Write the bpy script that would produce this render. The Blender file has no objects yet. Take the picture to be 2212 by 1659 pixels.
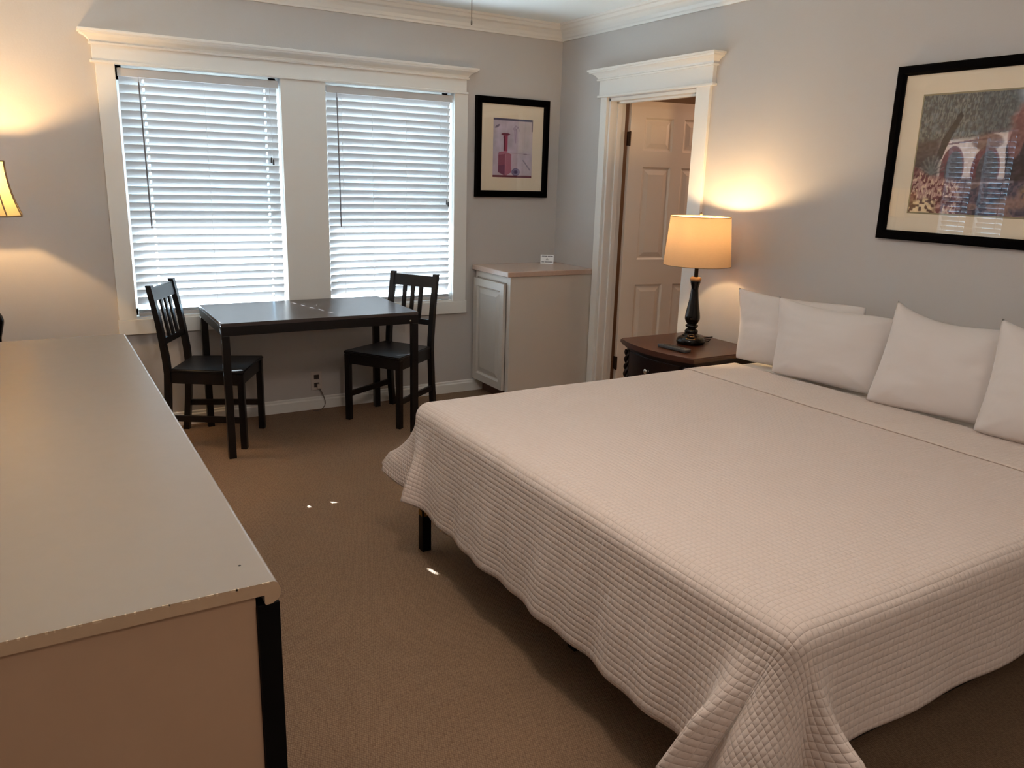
import bpy, bmesh, math, random
import numpy as np
from mathutils import Vector, Matrix
PI = math.pi
S = bpy.context.scene
C = S.collection
W_PX, H_PX = 2212, 1659

# ------------------------------------------------------------------ camera
CAM = (-3.3551, -5.0147, 1.5106)
YAW, PITCH, ROLL, FPX = math.radians(31.058), math.radians(-14.419), math.radians(1.651), 1731.2
cd = bpy.data.cameras.new('camera'); cam = bpy.data.objects.new('camera', cd); C.objects.link(cam)
fw = Vector((math.sin(YAW)*math.cos(PITCH), math.cos(YAW)*math.cos(PITCH), math.sin(PITCH)))
rt = Vector((math.cos(YAW), -math.sin(YAW), 0)); up = rt.cross(fw)
r2 = math.cos(ROLL)*rt + math.sin(ROLL)*up; u2 = -math.sin(ROLL)*rt + math.cos(ROLL)*up
m3 = Matrix((r2, u2, -fw)).transposed()
cam.matrix_world = Matrix.Translation(CAM) @ m3.to_4x4()
cd.sensor_fit = 'HORIZONTAL'; cd.sensor_width = 36.0; cd.lens = 36.0*FPX/W_PX; cd.clip_start = .02
S.camera = cam

# ------------------------------------------------------------------ world, sun, exposure
w = bpy.data.worlds.new('sky'); S.world = w; w.use_nodes = True
bg = w.node_tree.nodes['Background']; bg.inputs[0].default_value = (.42, .72, 1.0, 1); bg.inputs[1].default_value = 5.2
sd = bpy.data.lights.new('sun', 'SUN'); sun = bpy.data.objects.new('sun', sd); C.objects.link(sun)
sd.energy = 56; sd.color = (.76, .91, 1); sd.angle = math.radians(.25)
sun.rotation_euler = Vector((.25, -1, -.46)).to_track_quat('-Z', 'Y').to_euler()
def area(name, loc, rot, sx, sy, e, col):
    l = bpy.data.lights.new(name, 'AREA'); l.shape = 'RECTANGLE'; l.size = sx; l.size_y = sy; l.energy = e; l.color = col
    o = bpy.data.objects.new(name, l); C.objects.link(o); o.location = loc; o.rotation_euler = rot; return o
# warm fill light added behind the camera, no fixture modelled
area('warm_fill_light', (-2.3, -5.7, 2.5), (0, 0, 0), 1.2, .5, 12, (1, .88, .76))
vs = S.view_settings; vs.view_transform = 'Standard'; vs.look = 'None'; vs.gamma = 1; vs.use_curve_mapping = False
vs.exposure = 0.45
S.cycles.use_denoising = True
S.cycles.max_bounces = 10; S.cycles.diffuse_bounces = 6; S.cycles.glossy_bounces = 4; S.cycles.transparent_max_bounces = 16
S.cycles.sample_clamp_indirect = 12

# ------------------------------------------------------------------ materials
def srgb(r, g, b):
    f = lambda c: (c/255/12.92) if c/255 <= .04045 else ((c/255+.055)/1.055)**2.4
    return (f(r), f(g), f(b), 1)
def mat(name, col, rough=.5, metal=0, spec=None, bump=None, noise=None, coat=0, sheen=0):
    m = bpy.data.materials.new(name); m.use_nodes = True; N = m.node_tree.nodes; L = m.node_tree.links
    p = N['Principled BSDF']; p.inputs['Base Color'].default_value = col; p.inputs['Roughness'].default_value = rough
    p.inputs['Metallic'].default_value = metal
    if spec is not None: p.inputs['Specular IOR Level'].default_value = spec
    if coat: p.inputs['Coat Weight'].default_value = coat; p.inputs['Coat Roughness'].default_value = .08
    if sheen: p.inputs['Sheen Weight'].default_value = sheen
    tc = N.new('ShaderNodeTexCoord')
    if noise:   # (scale, amount, detail)
        n = N.new('ShaderNodeTexNoise'); n.inputs['Scale'].default_value = noise[0]; n.inputs['Detail'].default_value = noise[2]
        L.new(tc.outputs['Object'], n.inputs['Vector'])
        mx = N.new('ShaderNodeMix'); mx.data_type = 'RGBA'; mx.blend_type = 'MIX'
        a = noise[1]
        mx.inputs[6].default_value = tuple(c*(1-a) for c in col[:3])+(1,); mx.inputs[7].default_value = tuple(min(1, c*(1+a)) for c in col[:3])+(1,)
        L.new(n.outputs['Fac'], mx.inputs[0]); L.new(mx.outputs[2], p.inputs['Base Color'])
    if bump:    # (scale, strength, distance)
        n = N.new('ShaderNodeTexNoise'); n.inputs['Scale'].default_value = bump[0]; n.inputs['Detail'].default_value = 3
        L.new(tc.outputs['Object'], n.inputs['Vector'])
        b = N.new('ShaderNodeBump'); b.inputs['Strength'].default_value = bump[1]; b.inputs['Distance'].default_value = bump[2]
        L.new(n.outputs['Fac'], b.inputs['Height']); L.new(b.outputs['Normal'], p.inputs['Normal'])
    return m
M = {}
M['wall'] = mat('greige wall paint', srgb(192, 187, 184), .62, bump=(90, .10, .004))
M['ceil'] = mat('white ceiling paint', srgb(238, 247, 252), .8, bump=(120, .1, .003))
M['trim'] = mat('white satin trim paint', srgb(230, 228, 224), .35, bump=(8, .03, .01))
M['door'] = mat('white door paint', srgb(236, 222, 206), .38)
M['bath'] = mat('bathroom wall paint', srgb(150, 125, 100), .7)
M['outside'] = mat('pale concrete', srgb(226, 228, 226), .9, noise=(.7, .08, 3))
M['stucco'] = mat('white sun blocker paint', srgb(225, 222, 215), .8)
M['slat'] = mat('white blind slat', srgb(200, 199, 200), .42)
M['cord'] = mat('white cord', srgb(215, 215, 215), .8)
M['wand'] = mat('clear grey wand', srgb(120, 120, 124), .3)
M['darkplastic'] = mat('dark plastic', srgb(60, 60, 62), .4)
M['blackwood'] = mat('black brown stained wood', srgb(17, 13, 14), .36, spec=.35, noise=(30, .3, 4), bump=(60, .08, .002))
M['tabletop'] = mat('black brown laminate', srgb(66, 57, 56), .30, noise=(22, .15, 4), spec=.5)
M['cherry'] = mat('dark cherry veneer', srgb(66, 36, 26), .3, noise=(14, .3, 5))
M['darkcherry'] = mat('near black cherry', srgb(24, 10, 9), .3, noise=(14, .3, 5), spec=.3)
M['blackgloss'] = mat('glossy black lacquer', srgb(4, 3, 3), .12, spec=.35)
M['gold'] = mat('antique gold', srgb(118, 98, 72), .4, metal=.3)
M['bronze'] = mat('bronze hinge metal', srgb(70, 52, 40), .4, metal=.8)
M['chrome'] = mat('silver knob', srgb(200, 195, 190), .2, metal=1)
M['frameblack'] = mat('black picture frame', srgb(4, 3, 4), .4, spec=.03)
M['matboard'] = mat('cream mat board', srgb(236, 221, 198), .9)
M['blackmetal'] = mat('black powder coated steel', srgb(6, 6, 7), .5, spec=.2)
M['yellow'] = mat('yellow sticker', srgb(150, 110, 35), .6)
M['laminate'] = mat('tan countertop laminate', srgb(190, 166, 152), .22, noise=(60, .08, 4))
M['cab'] = mat('grey cabinet paint', srgb(200, 193, 185), .4)
M['toekick'] = mat('brown toe kick', srgb(110, 75, 58), .6)
M['dresstop'] = mat('off white laminate top', srgb(150, 136, 122), .27, noise=(25, .03, 5))
M['dressedge'] = mat('tan edge band', srgb(194, 164, 134), .6, noise=(70, .06, 4))
M['dresspanel'] = mat('beige side panel', srgb(186, 152, 124), .55, noise=(18, .04, 5))
M['black'] = mat('matte black', srgb(4, 4, 5), .6, spec=.15)
M['paper'] = mat('white card', srgb(238, 236, 236), .7)
M['ink'] = mat('grey ink', srgb(60, 60, 66), .8)
M['plate'] = mat('ivory outlet plastic', srgb(200, 188, 180), .4)
M['slot'] = mat('outlet slot', srgb(60, 48, 44), .6)
M['greycord'] = mat('grey cord', srgb(95, 80, 72), .6)
M['pillow'] = mat('white cotton pillowcase', srgb(214, 206, 202), .85, bump=(7, .35, .02), sheen=.2)
M['sheet'] = mat('white cotton sheet', srgb(230, 224, 216), .85, bump=(9, .2, .01))
M['fanwhite'] = mat('white fan enamel', srgb(225, 222, 215), .4)
M['chain'] = mat('beaded chain', srgb(110, 106, 100), .3, metal=.7)

def glass(name, rough=0.0, gl=1.0):
    m = bpy.data.materials.new(name); m.use_nodes = True; N = m.node_tree.nodes; L = m.node_tree.links
    N.clear(); o = N.new('ShaderNodeOutputMaterial'); t = N.new('ShaderNodeBsdfTransparent'); g = N.new('ShaderNodeBsdfGlossy')
    g.inputs['Roughness'].default_value = rough; f = N.new('ShaderNodeFresnel'); f.inputs[0].default_value = 1.5
    mx = N.new('ShaderNodeMixShader'); ma = N.new('ShaderNodeMath'); ma.operation = 'MULTIPLY'; ma.inputs[1].default_value = gl
    ge = N.new('ShaderNodeNewGeometry'); mb = N.new('ShaderNodeMath'); mb.operation = 'SUBTRACT'; mb.inputs[0].default_value = 1; L.new(ge.outputs['Backfacing'], mb.inputs[1])
    mm = N.new('ShaderNodeMath'); mm.operation = 'MULTIPLY'; L.new(f.outputs[0], mm.inputs[0]); L.new(mb.outputs[0], mm.inputs[1])
    L.new(mm.outputs[0], ma.inputs[0]); L.new(ma.outputs[0], mx.inputs[0]); L.new(t.outputs[0], mx.inputs[1]); L.new(g.outputs[0], mx.inputs[2]); L.new(mx.outputs[0], o.inputs[0])
    return m
M['glass'] = glass('window glass'); M['picglass'] = glass('picture glass', .0, 1.9)

def shade_mat(name, col, trans, em=None):
    m = bpy.data.materials.new(name); m.use_nodes = True; N = m.node_tree.nodes; L = m.node_tree.links
    N.clear(); o = N.new('ShaderNodeOutputMaterial'); d = N.new('ShaderNodeBsdfDiffuse'); t = N.new('ShaderNodeBsdfTranslucent')
    d.inputs[0].default_value = col; t.inputs[0].default_value = col
    tc = N.new('ShaderNodeTexCoord'); n = N.new('ShaderNodeTexNoise'); n.inputs['Scale'].default_value = 60; n.inputs['Detail'].default_value = 4
    mp = N.new('ShaderNodeMapping'); mp.inputs['Scale'].default_value = (1, 1, 6)
    L.new(tc.outputs['Object'], mp.inputs[0]); L.new(mp.outputs[0], n.inputs['Vector'])
    mx0 = N.new('ShaderNodeMix'); mx0.data_type = 'RGBA'; mx0.inputs[6].default_value = tuple(c*.9 for c in col[:3])+(1,); mx0.inputs[7].default_value = col
    L.new(n.outputs['Fac'], mx0.inputs[0]); L.new(mx0.outputs[2], d.inputs[0]); L.new(mx0.outputs[2], t.inputs[0])
    mx = N.new('ShaderNodeMixShader'); mx.inputs[0].default_value = trans
    L.new(d.outputs[0], mx.inputs[1]); L.new(t.outputs[0], mx.inputs[2]); L.new(mx.outputs[0], o.inputs[0])
    return m
M['shade'] = shade_mat('tan linen lamp shade', srgb(212, 176, 138), .085)
M['shade2'] = shade_mat('cream linen lamp shade', srgb(236, 206, 148), .17)
M['shadeseam'] = mat('shade piping', srgb(132, 108, 80), .8)
def emis(name, col, st):
    m = bpy.data.materials.new(name); m.use_nodes = True; N = m.node_tree.nodes; L = m.node_tree.links
    N.clear(); o = N.new('ShaderNodeOutputMaterial'); e = N.new('ShaderNodeEmission'); e.inputs[0].default_value = col; e.inputs[1].default_value = st
    L.new(e.outputs[0], o.inputs[0]); return m
M['bowl'] = emis('frosted light bowl', (1, .87, .76, 1), 3)
M['bulb'] = emis('warm bulb', (1, .74, .44, 1), 20)

def carpet_mat():
    m = mat('brown loop carpet', srgb(140, 104, 82), .95); N = m.node_tree.nodes; L = m.node_tree.links; p = N['Principled BSDF']
    tc = N.new('ShaderNodeTexCoord'); mp = N.new('ShaderNodeMapping'); mp.inputs['Rotation'].default_value = (0, 0, .6); mp.inputs['Scale'].default_value = (1, .55, 1)
    L.new(tc.outputs['Object'], mp.inputs[0])
    v = N.new('ShaderNodeTexVoronoi'); v.inputs['Scale'].default_value = 190; v.inputs['Randomness'].default_value = .35; L.new(mp.outputs[0], v.inputs['Vector'])
    n = N.new('ShaderNodeTexNoise'); n.inputs['Scale'].default_value = 4; n.inputs['Detail'].default_value = 4; L.new(tc.outputs['Object'], n.inputs['Vector'])
    cr = N.new('ShaderNodeValToRGB'); cr.color_ramp.elements[0].position = .0; cr.color_ramp.elements[0].color = srgb(165, 134, 105)
    cr.color_ramp.elements[1].position = .75; cr.color_ramp.elements[1].color = srgb(114, 86, 64); L.new(v.outputs['Distance'], cr.inputs[0])
    mx = N.new('ShaderNodeMix'); mx.data_type = 'RGBA'; mx.blend_type = 'MULTIPLY'; mx.inputs[0].default_value = .35
    L.new(cr.outputs[0], mx.inputs[6]); L.new(n.outputs['Color'], mx.inputs[7])
    cr2 = N.new('ShaderNodeValToRGB'); cr2.color_ramp.elements[0].color = (.75, .75, .75, 1); cr2.color_ramp.elements[1].color = (1, 1, 1, 1)
    L.new(n.outputs['Fac'], cr2.inputs[0]); L.new(cr2.outputs[0], mx.inputs[7]); mx.inputs[0].default_value = .8
    L.new(mx.outputs[2], p.inputs['Base Color'])
    b = N.new('ShaderNodeBump'); b.invert = True; b.inputs['Strength'].default_value = .8; b.inputs['Distance'].default_value = .004
    L.new(v.outputs['Distance'], b.inputs['Height']); L.new(b.outputs['Normal'], p.inputs['Normal'])
    return m
M['carpet'] = carpet_mat()

def quilt_mat(name, col):
    # stitched squares that follow the cloth (UV is measured in metres along the fabric)
    m = mat(name, col, .85, sheen=.25); N = m.node_tree.nodes; L = m.node_tree.links; p = N['Principled BSDF']
    uv = N.new('ShaderNodeUVMap'); sx = N.new('ShaderNodeSeparateXYZ'); L.new(uv.outputs[0], sx.inputs[0])
    outs = []
    for k in (0, 1):
        a = N.new('ShaderNodeMath'); a.operation = 'MULTIPLY'; a.inputs[1].default_value = PI/.0175; L.new(sx.outputs[k], a.inputs[0])
        s = N.new('ShaderNodeMath'); s.operation = 'SINE'; L.new(a.outputs[0], s.inputs[0])
        b = N.new('ShaderNodeMath'); b.operation = 'ABSOLUTE'; L.new(s.outputs[0], b.inputs[0])
        c = N.new('ShaderNodeMath'); c.operation = 'POWER'; c.inputs[1].default_value = .45; L.new(b.outputs[0], c.inputs[0]); outs.append(c)
    mu = N.new('ShaderNodeMath'); mu.operation = 'MULTIPLY'; L.new(outs[0].outputs[0], mu.inputs[0]); L.new(outs[1].outputs[0], mu.inputs[1])
    tc = N.new('ShaderNodeTexCoord'); n = N.new('ShaderNodeTexNoise'); n.inputs['Scale'].default_value = 130; n.inputs['Detail'].default_value = 3; L.new(tc.outputs['Object'], n.inputs['Vector'])
    ad = N.new('ShaderNodeMath'); ad.operation = 'MULTIPLY_ADD'; ad.inputs[1].default_value = .35; L.new(n.outputs['Fac'], ad.inputs[0]); L.new(mu.outputs[0], ad.inputs[2])
    b = N.new('ShaderNodeBump'); b.inputs['Strength'].default_value = .75; b.inputs['Distance'].default_value = .0032
    L.new(ad.outputs[0], b.inputs['Height']); L.new(b.outputs['Normal'], p.inputs['Normal'])
    return m
M['quilt'] = quilt_mat('quilted cream cotton', srgb(216, 198, 187))
M['quilt2'] = quilt_mat('quilted cream cotton band', srgb(218, 201, 190))

# ------------------------------------------------------------------ mesh helpers
def ob(name, bm, m, parent=None, smooth=False, auto=None, loc=None, rz=0):
    me = bpy.data.meshes.new(name)
    if isinstance(bm, bmesh.types.BMesh):
        bmesh.ops.recalc_face_normals(bm, faces=bm.faces[:]); bm.to_mesh(me); bm.free()
    else:
        me.from_pydata(bm[0], [], bm[1])
    if isinstance(m, (list, tuple)):
        for k in m: me.materials.append(k)
    else: me.materials.append(m)
    if smooth:
        me.polygons.foreach_set('use_smooth', [True]*len(me.polygons))
    if auto is not None:
        me.polygons.foreach_set('use_smooth', [True]*len(me.polygons)); me.set_sharp_from_angle(angle=math.radians(auto))
    o = bpy.data.objects.new(name, me); C.objects.link(o)
    if parent is not None: o.parent = parent
    if loc: o.location = loc
    if rz: o.rotation_euler = (0, 0, rz)
    return o
def tag(o, label=None, cat=None, group=None, kind=None):
    if label: o['label'] = label
    if cat: o['category'] = cat
    if group: o['group'] = group
    if kind: o['kind'] = kind
    return o
def thing(name, label, cat, loc=(0, 0, 0), rz=0, group=None):
    o = bpy.data.objects.new(name, None); C.objects.link(o); o.location = loc; o.rotation_euler = (0, 0, rz); o.empty_display_size = .1
    return tag(o, label, cat, group)
def struct(name, bm, m, parent=None, label=None, **k):
    o = ob(name, bm, m, parent, **k)
    if parent is None: o['kind'] = 'structure'
    if label: o['label'] = label
    return o
def bx(bm, x0, y0, z0, x1, y1, z1, bev=0, seg=2, mi=0, mtx=None):
    r = bmesh.ops.create_cube(bm, size=1)
    vs_ = r['verts']
    for v in vs_:
        v.co = Vector(((x0+x1)/2+v.co.x*(x1-x0), (y0+y1)/2+v.co.y*(y1-y0), (z0+z1)/2+v.co.z*(z1-z0)))
    fs = set(f for v in vs_ for f in v.link_faces)
    if bev > 0:
        es = list(set(e for v in vs_ for e in v.link_edges))
        r2_ = bmesh.ops.bevel(bm, geom=es, offset=bev, segments=seg, affect='EDGES', profile=.5)
        fs = set(r2_['faces']) | set(f for f in fs if f.is_valid)
        vs_ = list(set(v for f in fs for v in f.verts))
    for f in fs: f.material_index = mi
    if mtx is not None:
        for v in vs_: v.co = mtx @ v.co
    return vs_
def box(x0, y0, z0, x1, y1, z1, bev=0, seg=2):
    bm = bmesh.new(); bx(bm, x0, y0, z0, x1, y1, z1, bev, seg); return bm
def lathe(bm, prof, seg=40, cx=0, cy=0, mi=0, cap=True):
    rings = []
    for r, z in prof:
        rings.append([bm.verts.new((cx+r*math.cos(2*PI*i/seg), cy+r*math.sin(2*PI*i/seg), z)) for i in range(seg)])
    for a, b in zip(rings, rings[1:]):
        for i in range(seg):
            f = bm.faces.new((a[i], a[(i+1) % seg], b[(i+1) % seg], b[i])); f.material_index = mi
    if cap:
        bm.faces.new(rings[0][::-1]).material_index = mi; bm.faces.new(rings[-1]).material_index = mi
def smoothprof(pts, n=6):
    out = []
    P = [pts[0]]+list(pts)+[pts[-1]]
    for i in range(1, len(P)-2):
        for k in range(n):
            t = k/n; q = []
            for d in (0, 1):
                p0, p1, p2, p3 = P[i-1][d], P[i][d], P[i+1][d], P[i+2][d]
                q.append(.5*((2*p1)+(-p0+p2)*t+(2*p0-5*p1+4*p2-p3)*t*t+(-p0+3*p1-3*p2+p3)*t**3))
            out.append(tuple(q))
    out.append(tuple(pts[-1])); return out
def tube(bm, pts, r, seg=8, mi=0, radii=None):
    pts = [Vector(p) for p in pts]; rings = []
    for i, p in enumerate(pts):
        d = (pts[min(i+1, len(pts)-1)]-pts[max(i-1, 0)]).normalized()
        a = Vector((0, 0, 1)) if abs(d.z) < .9 else Vector((1, 0, 0))
        u = d.cross(a).normalized(); v = d.cross(u)
        rr = radii[i] if radii else r
        rings.append([bm.verts.new(p+rr*(math.cos(2*PI*k/seg)*u+math.sin(2*PI*k/seg)*v)) for k in range(seg)])
    for a, b in zip(rings, rings[1:]):
        for i in range(seg): bm.faces.new((a[i], a[(i+1) % seg], b[(i+1) % seg], b[i])).material_index = mi
    bm.faces.new(rings[0][::-1]).material_index = mi; bm.faces.new(rings[-1]).material_index = mi
def bar(bm, p, q, wx, wy, bev=.002):
    """square bar between two points, section wx by wy kept parallel to the axes"""
    r = bmesh.ops.create_cube(bm, size=1)['verts']
    for v in r:
        t = v.co.z+.5; c_ = Vector(p).lerp(Vector(q), t)
        v.co = c_+Vector((v.co.x*wx, v.co.y*wy, 0))
    es = list(set(e for v in r for e in v.link_edges))
    if bev: bmesh.ops.bevel(bm, geom=es, offset=bev, segments=2, affect='EDGES')
def prism(bm, prof, a, b, fn):
    """profile (d,z) swept from a to b; fn(d,z,s)->xyz"""
    A = [bm.verts.new(fn(d, z, a)) for d, z in prof]; B = [bm.verts.new(fn(d, z, b)) for d, z in prof]
    n = len(prof)
    for i in range(n): bm.faces.new((A[i], A[(i+1) % n], B[(i+1) % n], B[i]))
    bm.faces.new(A[::-1]); bm.faces.new(B)

# ------------------------------------------------------------------ room shell
XL, YN, ZC = -4.20, -6.6, 2.54
WT = .14
# window wall with its two openings
OL, OR_ = (-2.868, -1.992), (-1.722, -.848)
ZB, ZT = .664, 2.045
bm = bmesh.new()
for (x0, x1, z0, z1) in [(XL-WT, OL[0], -.02, ZC), (OL[1], OR_[0], -.02, ZC), (OR_[1], WT, -.02, ZC), (OL[0], OL[1], -.02, ZB), (OL[0], OL[1], ZT, ZC), (OR_[0], OR_[1], -.02, ZB), (OR_[0], OR_[1], ZT, ZC)]:
    bx(bm, x0, 0, z0, x1, WT, z1)
bmesh.ops.remove_doubles(bm, verts=bm.verts[:], dist=1e-5)
struct('wall_back', bm, M['wall'])
# right wall with the bathroom doorway
DL, DR, DH = -.572, -1.403, 2.03
bm = bmesh.new()
bx(bm, 0, DL, -.02, .13, 0, ZC); bx(bm, 0, DR, DH, .13, DL, ZC); bx(bm, 0, YN, -.02, .13, DR, ZC)
struct('wall_right', bm, M['wall'])
SIDE = ((-.62, -.36), (-.96, -.70))       # two narrow windows in the left wall (seen mirrored in the big picture's glass)
bm = bmesh.new()
for (y0, y1, z0, z1) in [(SIDE[0][1], 0, -.02, ZC), (SIDE[1][1], SIDE[0][0], -.02, ZC), (YN, SIDE[1][0], -.02, ZC), (SIDE[1][0], SIDE[1][1], -.02, ZB), (SIDE[0][0], SIDE[0][1], -.02, ZB), (SIDE[1][0], SIDE[1][1], ZT, ZC), (SIDE[0][0], SIDE[0][1], ZT, ZC)]:
    bx(bm, XL-WT, y0, z0, XL, y1, z1)
bmesh.ops.remove_doubles(bm, verts=bm.verts[:], dist=1e-5)
struct('wall_left', bm, M['wall'])
struct('wall_front', box(XL-WT, YN-.1, -.02, .13, YN, ZC), M['wall'])
struct('floor', box(XL, YN, -.05, .0, 0, 0), M['carpet'])
struct('ceiling', box(XL-WT, YN-.1, ZC, .2, .16, ZC+.1), M['ceil'])
# bathroom beyond the doorway
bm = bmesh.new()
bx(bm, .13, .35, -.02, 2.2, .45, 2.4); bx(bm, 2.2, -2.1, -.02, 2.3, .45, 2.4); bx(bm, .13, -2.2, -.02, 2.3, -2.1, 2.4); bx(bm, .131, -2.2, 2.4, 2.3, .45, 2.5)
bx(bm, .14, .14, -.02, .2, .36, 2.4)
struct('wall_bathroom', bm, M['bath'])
bl = bpy.data.lights.new('bathroom_light', 'POINT'); bl.energy = 13; bl.color = (1, .66, .46); bl.shadow_soft_size = .12
blo = bpy.data.objects.new('bathroom_light', bl); C.objects.link(blo); blo.location = (1.4, -1.25, 2.15)
struct('floor_bathroom', box(.0, -2.2, -.05, 2.3, .45, -.001), M['carpet'])
# outside: ground, plus an unseen roof added to shade the upper blinds
struct('ground_outside', box(-16, -10, -.25, 10, 30, -.12), M['outside'])
struct('roof_sun_blocker', box(-9, .15, 2.72, 6, 3.45, 2.84), M['stucco'])

# crown moulding
crown = [(0, 2.44), (.012, 2.44), (.016, 2.452), (.022, 2.458), (.03, 2.475), (.05, 2.497), (.068, 2.505), (.078, 2.522), (.09, 2.526), (.092, 2.54), (0, 2.54)]
bm = bmesh.new()
prism(bm, crown, XL, 0, lambda d, z, s: (s-(d if s == 0 else 0), -d, z))
struct('trim_1', bm, M['trim'])
bm = bmesh.new()
prism(bm, crown, 0, YN, lambda d, z, s: (-d, s-(d if s == 0 else 0), z))
struct('trim_2', bm, M['trim'])
# baseboards
base = [(0, 0), (.016, 0), (.016, .060), (.013, .066), (.010, .068), (.010, .078), (.006, .082), (0, .083)]
bm = bmesh.new(); prism(bm, base, XL, -.60, lambda d, z, s: (s, -d, z)); struct('baseboard_back', bm, M['trim'])
bm = bmesh.new(); prism(bm, base, DR-.118, YN, lambda d, z, s: (-d, s, z)); struct('baseboard_right', bm, M['trim'])
bm = bmesh.new(); prism(bm, base, YN, 0, lambda d, z, s: (XL+d, s, z)); struct('baseboard_left', bm, M['trim'])

def header_cap(bm, a0, a1, prof, fn):
    """mitred cap with returns: prof (d,z), path around three sides"""
    rings = []
    for d, z in prof:
        e = max(0, d-.03)
        rings.append([bm.verts.new(fn(a0-e, 0, z)), bm.verts.new(fn(a0-e, d, z)), bm.verts.new(fn(a1+e, d, z)), bm.verts.new(fn(a1+e, 0, z))])
    for p, q in zip(rings, rings[1:]):
        for i in range(3): bm.faces.new((p[i], p[i+1], q[i+1], q[i]))
    bm.faces.new(rings[0][::-1]); bm.faces.new(rings[-1])
    for i in range(len(rings)-1): bm.faces.new((rings[i][0], rings[i+1][0], rings[i+1][3], rings[i][3]))
cap = [(.030, 0), (.042, 0), (.044, .008), (.038, .012), (.042, .022), (.056, .036), (.072, .044), (.080, .046), (.082, .054), (.090, .056), (.092, .066), (0.09, .068)]
# window surround
t3 = tag(ob('trim_3', box(OL[1], -.020, ZB-.002, OR_[0], 0, ZT, .0015), M['trim']), kind='structure')
bm = bmesh.new()
bx(bm, -2.961, -.020, ZB, OL[0], 0, ZT, .0015); bx(bm, OR_[1], -.020, ZB, -.751, 0, ZT, .0015)
ob('side_casing', bm, M['trim'], t3)
ob('apron', box(-2.968, -.024, .578, -.744, 0, ZB-.001, .0015), M['trim'], t3)
ob('frieze_board', box(-2.972, -.028, ZT+.001, -.766, 0, 2.15, .0015), M['trim'], t3)
ob('bead', box(-2.984, -.034, ZT-.008, -.754, -.0, ZT+.006, .003), M['trim'], t3)
bm = bmesh.new(); header_cap(bm, -2.972, -.766, [(d, 2.128+z) for d, z in cap], lambda a, d, z: (a, -d, z)); ob('cornice', bm, M['trim'], t3)
# door surround
t4 = tag(ob('trim_4', box(-.020, -.572, 0, 0, -.5045, 2.042, .0015), M['trim']), kind='structure')
ob('side_casing', box(-.020, -1.512, 0, 0, DR, 2.042, .0015), M['trim'], t4)
ob('frieze_board', box(-.028, -1.535, 2.046, 0, -.494, 2.15, .0015), M['trim'], t4)
ob('bead', box(-.036, -1.547, 2.036, 0, -.482, 2.05, .003), M['trim'], t4)
bm = bmesh.new(); header_cap(bm, .494, 1.535, [(d, 2.140+z) for d, z in cap], lambda a, d, z: (-d, -a, z)); ob('cornice', bm, M['trim'], t4)
bm = bmesh.new()
bx(bm, 0, -.590, 0, .128, DL, 2.03, .001); bx(bm, 0, DR, 0, .128, DR+.018, 2.03, .001); bx(bm, 0.0, DR, 2.012, .128, DL, 2.03, .001)
bx(bm, .055, -.602, 0, .09, -.59, 2.012, .001); bx(bm, .055, DR+.018, 0, .09, DR+.03, 2.012, .001); bx(bm, .055, DR+.018, 2.0, .09, -.59, 2.012, .001)
ob('door_jamb', bm, M['trim'], t4)

# open six panel door
ang = math.atan2(-.18, .984)
d1 = bpy.data.objects.new('door_1', None); C.objects.link(d1); d1.location = (.153, -.62, 0); d1.rotation_euler = (0, 0, ang); d1['kind'] = 'structure'
DW = .80
def panel_recess(bm, u0, u1, z0, z1, yf):
    """a raised panel within a routed recess on the face y=yf (towards -y)"""
    lv = [(0, 0), (.012, .011), (.020, .011), (.050, .002)]
    rings = []
    for ins, dep in lv:
        rings.append([bm.verts.new((u0+ins, yf+dep, z0+ins)), bm.verts.new((u1-ins, yf+dep, z0+ins)), bm.verts.new((u1-ins, yf+dep, z1-ins)), bm.verts.new((u0+ins, yf+dep, z1-ins))])
    for a, b in zip(rings, rings[1:]):
        for i in range(4): bm.faces.new((a[i], a[(i+1) % 4], b[(i+1) % 4], b[i]))
    bm.faces.new(rings[-1])
def panelled(u_all, z_all, panels, yf, yb):
    bm = bmesh.new()
    us = sorted(set([u_all[0], u_all[1]]+[p[0] for p in panels]+[p[1] for p in panels]))
    zs = sorted(set([z_all[0], z_all[1]]+[p[2] for p in panels]+[p[3] for p in panels]))
    for i in range(len(us)-1):
        for j in range(len(zs)-1):
            uc, zc = (us[i]+us[i+1])/2, (zs[j]+zs[j+1])/2
            if any(p[0] < uc < p[1] and p[2] < zc < p[3] for p in panels): continue
            bm.faces.new([bm.verts.new(q) for q in ((us[i], yf, zs[j]), (us[i+1], yf, zs[j]), (us[i+1], yf, zs[j+1]), (us[i], yf, zs[j+1]))])
    for p in panels: panel_recess(bm, *p, yf)
    (a, b), (z0, z1) = u_all, z_all
    for q in [((a, yf, z0), (a, yb, z0), (a, yb, z1), (a, yf, z1)), ((b, yf, z0), (b, yb, z0), (b, yb, z1), (b, yf, z1)), ((a, yf, z1), (b, yf, z1), (b, yb, z1), (a, yb, z1)), ((a, yf, z0), (b, yf, z0), (b, yb, z0), (a, yb, z0)), ((a, yb, z0), (b, yb, z0), (b, yb, z1), (a, yb, z1))]:
        bm.faces.new([bm.verts.new(v) for v in q])
    bmesh.ops.remove_doubles(bm, verts=bm.verts[:], dist=1e-5)
    return bm
pn = [(u0, u1, z0, z1) for (u0, u1) in ((.108, .325), (.410, .70)) for (z0, z1) in ((1.71, 1.925), (.985, 1.607), (.22, .812))]
ob('door_leaf', panelled((0, DW), (.012, 2.028), pn, 0, .035), M['door'], d1)
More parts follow.
